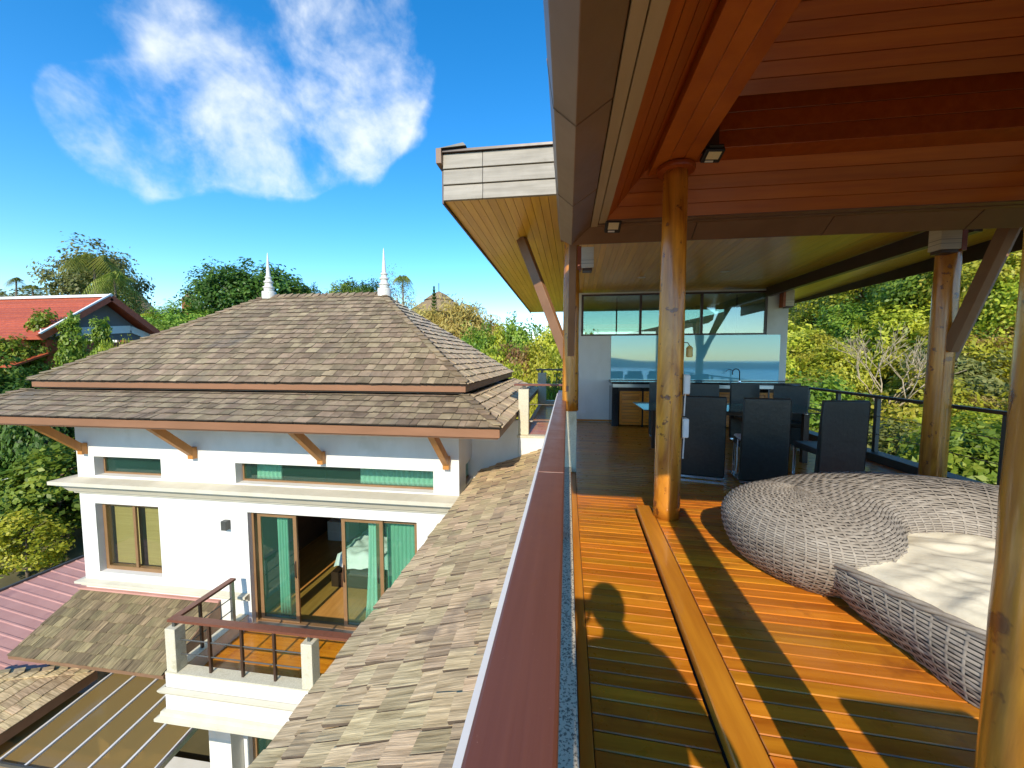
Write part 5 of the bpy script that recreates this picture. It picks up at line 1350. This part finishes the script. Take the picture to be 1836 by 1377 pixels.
# --- left: trees behind the house
top_plant('bigd', 20, 775, 19.5, 150, 'dark large-leaved tree under the left eave of the white house', 'tree', unit_h=2.9)
top_plant('big', 100, 790, 16.8, 70, 'bright large-leaved tree pressing against the left corner of the white house', 'tree', unit_h=2.9)
top_plant('bigd', -60, 840, 16.5, 120, 'dark large-leaved tree beyond the pink metal roof edge', 'tree', unit_h=2.9)
top_plant('bigy', 40, 915, 15.2, 50, 'low bright bush above the pink metal roof', 'bush', unit_h=2.9)
for (u, v, d, hw, lab) in ((70, 545, 21, 34, 'tallest columnar shrub in front of the red tiled roof'), (124, 552, 21, 30, 'columnar shrub in front of the red gable barge board'),
                           (178, 560, 21, 28, 'columnar shrub in front of the white gable band'), (18, 590, 20, 40, 'broad columnar shrub in front of the red roof eave')):
    p = at_axial(u, v, d); g = float(ground_z(p[0], p[1])); h = p[2] - g
    plant('column', (p[0], p[1], g), lab, 'shrub', (hw * d / 700 / .50, hw * d / 700 / .50, h / 2.02), None, 'columnar shrubs before the red roof')
for (u, v, d, hw) in ((30, 650, 18.5, 60), (110, 668, 19, 50), (-40, 625, 18, 70), (70, 672, 17.5, 50), (150, 672, 19.5, 36)):
    top_plant('bigd', u, v, d, hw, 'dark hedge bush below the columnar shrubs', 'bush', 'hedge bushes before the red roof', unit_h=2.9)
for (u, v, d, hw) in ((205, 620, 20, 16), (188, 615, 19.5, 14), (225, 612, 20.5, 16)):
    top_plant('shrub_y', u, v, d, hw, 'small clipped yellow-green shrub behind the roof hip', 'shrub', 'clipped shrubs behind the roof', unit_h=1.75)
top_plant('tree_olive', 170, 440, 62, 62, 'huge spreading tree behind the red tiled roof', 'tree', unit_h=2.35)
top_plant('tree_olive', 60, 520, 70, 60, 'low olive trees beyond the red ridge', 'tree', 'far olive trees', unit_h=2.35)
top_plant('tree_olive', 10, 530, 70, 50, 'low olive trees beyond the red ridge', 'tree', 'far olive trees', unit_h=2.35)
p = at_axial(168, 470, 45); palm((p[0], p[1], float(ground_z(p[0], p[1]))), p[2] - float(ground_z(p[0], p[1])), 4.2, 'large coconut palm before the huge spreading tree')
p = at_axial(205, 500, 44); palm((p[0], p[1], float(ground_z(p[0], p[1]))), p[2] - float(ground_z(p[0], p[1])), 3.6, 'coconut palm right behind the red gable', .0, pm2)
p = at_axial(24, 502, 60); palm((p[0], p[1], float(ground_z(p[0], p[1]))), p[2] - float(ground_z(p[0], p[1])), 1.7, 'slim lone palm above the red ridge', .05, pm2)
p = at_axial(58, 515, 60); palm((p[0], p[1], float(ground_z(p[0], p[1]))), p[2] - float(ground_z(p[0], p[1])), 1.7, 'short palm above the red ridge', .0, pm)
for (u, v, d, hw, kd, lab) in ((400, 478, 40, 62, 'tree_dark', 'dense dark green tree left of the first spire'), (478, 474, 42, 75, 'tree_dark2', 'dense dark green tree behind the first spire'),
                               (545, 508, 42, 30, 'tree_dark', 'dark green tree edge right of the first spire'), (335, 545, 36, 55, 'tree_mid', 'mid green tree between the red gable and the dark trees'),
                               (290, 580, 30, 40, 'tree_mid', 'low mid green tree above the roof hip'), (310, 555, 55, 40, 'tree_yel', 'yellowish tree below the small thatched cones'),
                               (615, 506, 55, 34, 'tree_mid', 'green tree beside the thatched roof between the spires'), (655, 503, 58, 40, 'tree_dark', 'green tree behind the thatched roof between the spires'),
                               (712, 492, 40, 34, 'sparse', 'thin olive tree right of the second spire')):
    top_plant(kd, u, v, d, hw, lab, 'tree', unit_h=2.35)
p = at_axial(722, 500, 46); palm((p[0], p[1], float(ground_z(p[0], p[1]))), p[2] - float(ground_z(p[0], p[1])), 1.9, 'palm rising behind the thin olive tree', .0, pm)
top_plant('araucaria', 778, 508, 38, 60, 'narrow conifer before the large thatched roof', 'conifer', unit_h=2.2, zs=None)
for (u, v, d, hw, lab) in ((760, 552, 30, 62, 'golden dry bamboo clump beside the roof hip'), (835, 540, 29, 72, 'tall golden dry bamboo clump beside the roof hip')):
    top_plant('dry', u, v, d, hw, lab, 'bamboo', unit_h=1.5)
for (u, v, d, hw, kd) in ((860, 585, 24, 40, 'shrub_m'), (900, 580, 25, 36, 'shrub_y'), (935, 572, 25, 40, 'shrub_m2'), (985, 590, 24, 46, 'shrub_y2'), (1015, 600, 24, 40, 'shrub_y'),
                          (840, 615, 21, 40, 'shrub_m'), (885, 625, 20, 44, 'shrub_y'), (925, 615, 20.5, 40, 'shrub_b'), (965, 620, 20, 44, 'shrub_y2'), (1005, 635, 19, 40, 'shrub_y'), (1050, 600, 22, 44, 'shrub_y'),
                          (930, 655, 17.5, 40, 'shrub_y'), (965, 660, 17, 42, 'shrub_y2'), (1000, 668, 16.5, 40, 'shrub_b'), (900, 660, 18, 36, 'shrub_m2'), (985, 690, 15.5, 36, 'shrub_y')):
    lab = {'shrub_m': 'mid green shrub on the slope behind the side terrace', 'shrub_m2': 'mid green shrub on the slope behind the side terrace', 'shrub_b': 'reddish brown shrub on the slope behind the side terrace'}.get(kd, 'yellow-green shrub on the slope behind the side terrace')
    top_plant(kd, u, v, d, hw, lab, 'shrub', 'slope shrubs behind the side terrace', unit_h=1.75)

# --- right: hillside beyond the cable railing
rr = random.Random(77)
cnt = 0
LABR = {'y': 'yellow-green leafy shrub on the hillside beyond the cable railing', 'm': 'mid green leafy shrub on the hillside beyond the cable railing',
        'b': 'reddish brown shrub on the hillside beyond the cable railing', 'o': 'olive shrub on the hillside beyond the cable railing', 'd': 'dark green shrub on the hillside beyond the cable railing'}
for i in range(9):
    for j in range(12):
        x = 6.6 + i * (1.9 + .16 * i) + rr.uniform(-.6, .6); y = 1.0 + j * 1.95 + rr.uniform(-.7, .7)
        ang = x / max(y, .1)
        if ang > 1.35 or ang < .30 or (x > 17 and y < 12): continue
        kd = rr.choice(['y', 'y', 'y2', 'y2', 'y', 'm', 'y2', 'b', 'y', 'o', 'y2', 'm2', 'y', 'y2'])
        s = rr.uniform(1.05, 1.55) * (1 + .03 * i)
        plant('shrub_' + kd, (x, y, float(ground_z(x, y)) - .1), LABR[kd[0]], 'shrub', (s, s, s * rr.uniform(.85, 1.25)), None, 'hillside shrubs beyond the cable railing'); cnt += 1
for (u, v, d, hw, kd, lab) in ((1660, 440, 17, 80, 'tree_mid', 'green tree on the hillside behind the column and box lamp'), (1560, 470, 21, 85, 'tree_yel', 'yellow-green tree spreading on the hillside above the railing'),
                               (1770, 425, 15, 90, 'tree_yel', 'tall yellow-green tree on the hillside behind the diagonal brace'), (1470, 540, 24, 60, 'tree_yel', 'low yellow-green tree beside the kitchen wall corner'),
                               (1850, 470, 14, 80, 'tree_yel', 'yellow-green tree on the hillside beyond the nearest column'), (1440, 520, 40, 60, 'tree_olive', 'pale olive tree far up the hillside beside the kitchen wall'),
                               (1520, 500, 45, 60, 'tree_olive', 'pale olive tree far up the hillside beyond the bare branches')):
    top_plant(kd, u, v, d, hw, lab, 'tree', unit_h=2.35)
for (x, y, s_) in ((9.5, 12.0, .9), (12.5, 13.5, 1.1), (8.2, 8.4, .7), (11.5, 9.6, .9), (15.5, 17, 1.3)):
    plant('dry', (x, y, float(ground_z(x, y)) + .3), 'tuft of golden dry grass among the hillside shrubs', 'dry grass', (s_, s_, s_), None, 'dry tufts on the hillside', 'dry_grass_tuft')
# bare pale tree
bt = at_axial(1585, 690, 12.5); bg_ = float(ground_z(bt[0], bt[1]))
t = thing('bare_tree', 'bare pale branching tree on the hillside beyond the cable railing', 'tree', (bt[0], bt[1], bg_))
m = MB(); tr = MB(); r_ = random.Random(9)
def grow(p, d, L, r, depth):
    q = p + d * L; mid = p + d * L * .5 + Vector((r_.uniform(-.06, .06), r_.uniform(-.06, .06), r_.uniform(-.03, .06))) * L
    (tr if depth == 0 else m).tube([p, mid, q], r, 6, r * .65)
    if depth >= 5: return
    for i in range(r_.choice((2, 3, 3)) if depth else 5):
        nd = (d + Vector((r_.uniform(-.75, .75), r_.uniform(-.75, .75), r_.uniform(-.15, .45)))).normalized()
        grow(p.lerp(q, r_.uniform(.7, 1)), nd, L * r_.uniform(.6, .85), r * .62, depth + 1)
grow(Vector((bt[0], bt[1], bg_)), Vector((0, 0, 1)), max(1.15 - bg_ * .25, 1.2), .05, 0)
tr.build('trunk', BARKP, t, smooth=True); m.build('branches', BARKP, t, smooth=True)

# ================================================================== FAR BUILDINGS
rh = thing('red_roof_house', 'house with red tiled gable roof and white ridge beyond the shrubs', 'house', (-30, 20, -1))
X0, XE = -44.0, -27.0; yr, zr = 20.0, 5.09; yf, zf = 16.7, 2.55; yb, zb = 23.0, 2.85
roof_ = MB().plate([(X0, yr, zr), (X0, yf, zf), (XE, yf, zf), (XE, yr, zr)], (0, 0, -.12)).plate([(X0, yr, zr - .002), (XE, yr, zr - .002), (XE, yb, zb), (X0, yb, zb)], (0, 0, -.12)).build('roof', REDR, rh)
k = 0
L_ = math.hypot(yr - yf, zr - zf)
while k * .26 < L_ - .1:                         # tile courses
    f = k * .26 / L_; f2 = min((k * .26 + .22) / L_, 1)
    y0, z0, y1, z1 = yf + (yr - yf) * f, zf + (zr - zf) * f, yf + (yr - yf) * f2, zf + (zr - zf) * f2
    obj('tile_course', [(X0, y0, z0 + .05), (XE, y0, z0 + .05), (XE, y1, z1 + .015), (X0, y1, z1 + .015), (X0, y0, z0 + .005), (XE, y0, z0 + .005)], [(0, 1, 2, 3), (4, 5, 1, 0)], REDR, roof_); k += 1
MB().box(X0, XE + .05, yr - .12, yr + .12, zr + .02, zr + .17).build('ridge_cap', WHITEP, rh)
MB().bar((XE + .03, yf - .05, zf - .02), (XE + .03, yr, zr - .02), .12, .34).build('barge_board', REDR, rh)
MB().bar((XE + .03, yr, zr - .02), (XE + .03, yb, zb - .02), .12, .34).build('barge_board', REDR, rh)
MB().bar((XE + .06, yf - .05, zf + .19), (XE + .06, yr, zr + .19), .14, .07).build('verge_tile', WHITEP, rh)
obj('gable_wall', [(XE - .6, yf + .3, zf - .1), (XE - .6, yb - .3, zb - .2), (XE - .6, yr, zr - .25), (XE - .75, yf + .3, zf - .1), (XE - .75, yb - .3, zb - .2), (XE - .75, yr, zr - .25)],
    [(0, 1, 2), (5, 4, 3), (0, 3, 4, 1), (1, 4, 5, 2), (2, 5, 3, 0)], GREYP, rh)
MB().bar((XE - .55, yf + .4, zf + .25), (XE - .55, yb - 1.6, zb + .45), .08, .45).build('white_band', PLAST, rh); MB().bar((XE - .55, yb - 1.6, zb + .45), (XE - .55, yb - .1, zb - .15), .08, .40).build('white_band', PLAST, rh)
MB().box(X0 + .5, XE - .76, yf + .6, yb - .5, -2.5, zf - .1).build('wall', REDP, rh)
MB().plate([(X0, yf + .55, 1.75), (X0, yf - .9, 1.1), (XE - .4, yf - .9, 1.1), (XE - .4, yf + .55, 1.75)], (0, 0, -.1)).build('lower_roof', REDR, rh)
MB().box(XE - .75, XE - .6, yf + .61, yb - .51, -2.5, zf - .101).build('end_wall', REDP, rh)
def thatch(u, v, d, hw, hpx, label):
    """two-tier conical thatched roof; apex at pixel"""
    p = at_axial(u, v, d); r = hw * d / 700; h = hpx * d / 700; g = float(ground_z(p[0], p[1]))
    t = thing('thatched_pavilion', label, 'pavilion', (p[0], p[1], g), 0, 'thatched pavilions on the far slope')
    z = p[2] - g
    def L(pr, nm, mt): m = MB().lathe((0, 0, 0), pr, 16); return m.build(nm, mt, t, world=False)
    L([(r, z - h), (r * .62, z - h * .62), (r * .38, z - h * .40), (.05, z - h * .38)], 'lower_roof', THAT)
    L([(r * .44, z - h * .40), (r * .20, z - h * .14), (.06, z - .02), (.02, z)], 'upper_roof', THAT)
    L([(.05, z - .05), (.05, z + h * .32), (.01, z + h * .36)], 'finial', DARKM)
    L([(r * .75, -.5), (r * .75, z - h * .9)], 'wall', REDW)
thatch(787, 522, 48, 62, 42, 'large two-tier thatched roof beyond the golden bamboo')
thatch(640, 515, 62, 34, 30, 'thatched roof between the two spires')
thatch(243, 520, 75, 36, 45, 'thatched cone roof right of the coconut palms')
thatch(338, 524, 90, 14, 16, 'tiny thatched peak beside the dark trees')
# overhead wires by the left corner of the white house
for k, (a, b) in enumerate((((-30, 870, 16), (142, 805, 17.5)), ((-30, 905, 16), (60, 880, 17)))):
    p, q = Vector(at_axial(*a)), Vector(at_axial(*b)); mid = (p + q) / 2 - Vector((0, 0, .12))
    tag(MB().tube([p, (p + mid) / 2 - Vector((0, 0, .05)), mid, (q + mid) / 2 - Vector((0, 0, .05)), q], .014, 6).build('overhead_wire', WHITEP if k == 0 else DARKM),
        ('pale overhead wire crossing the trees by the white house' if k == 0 else 'dark overhead wire crossing the trees by the white house'), 'wire', 'overhead wires')
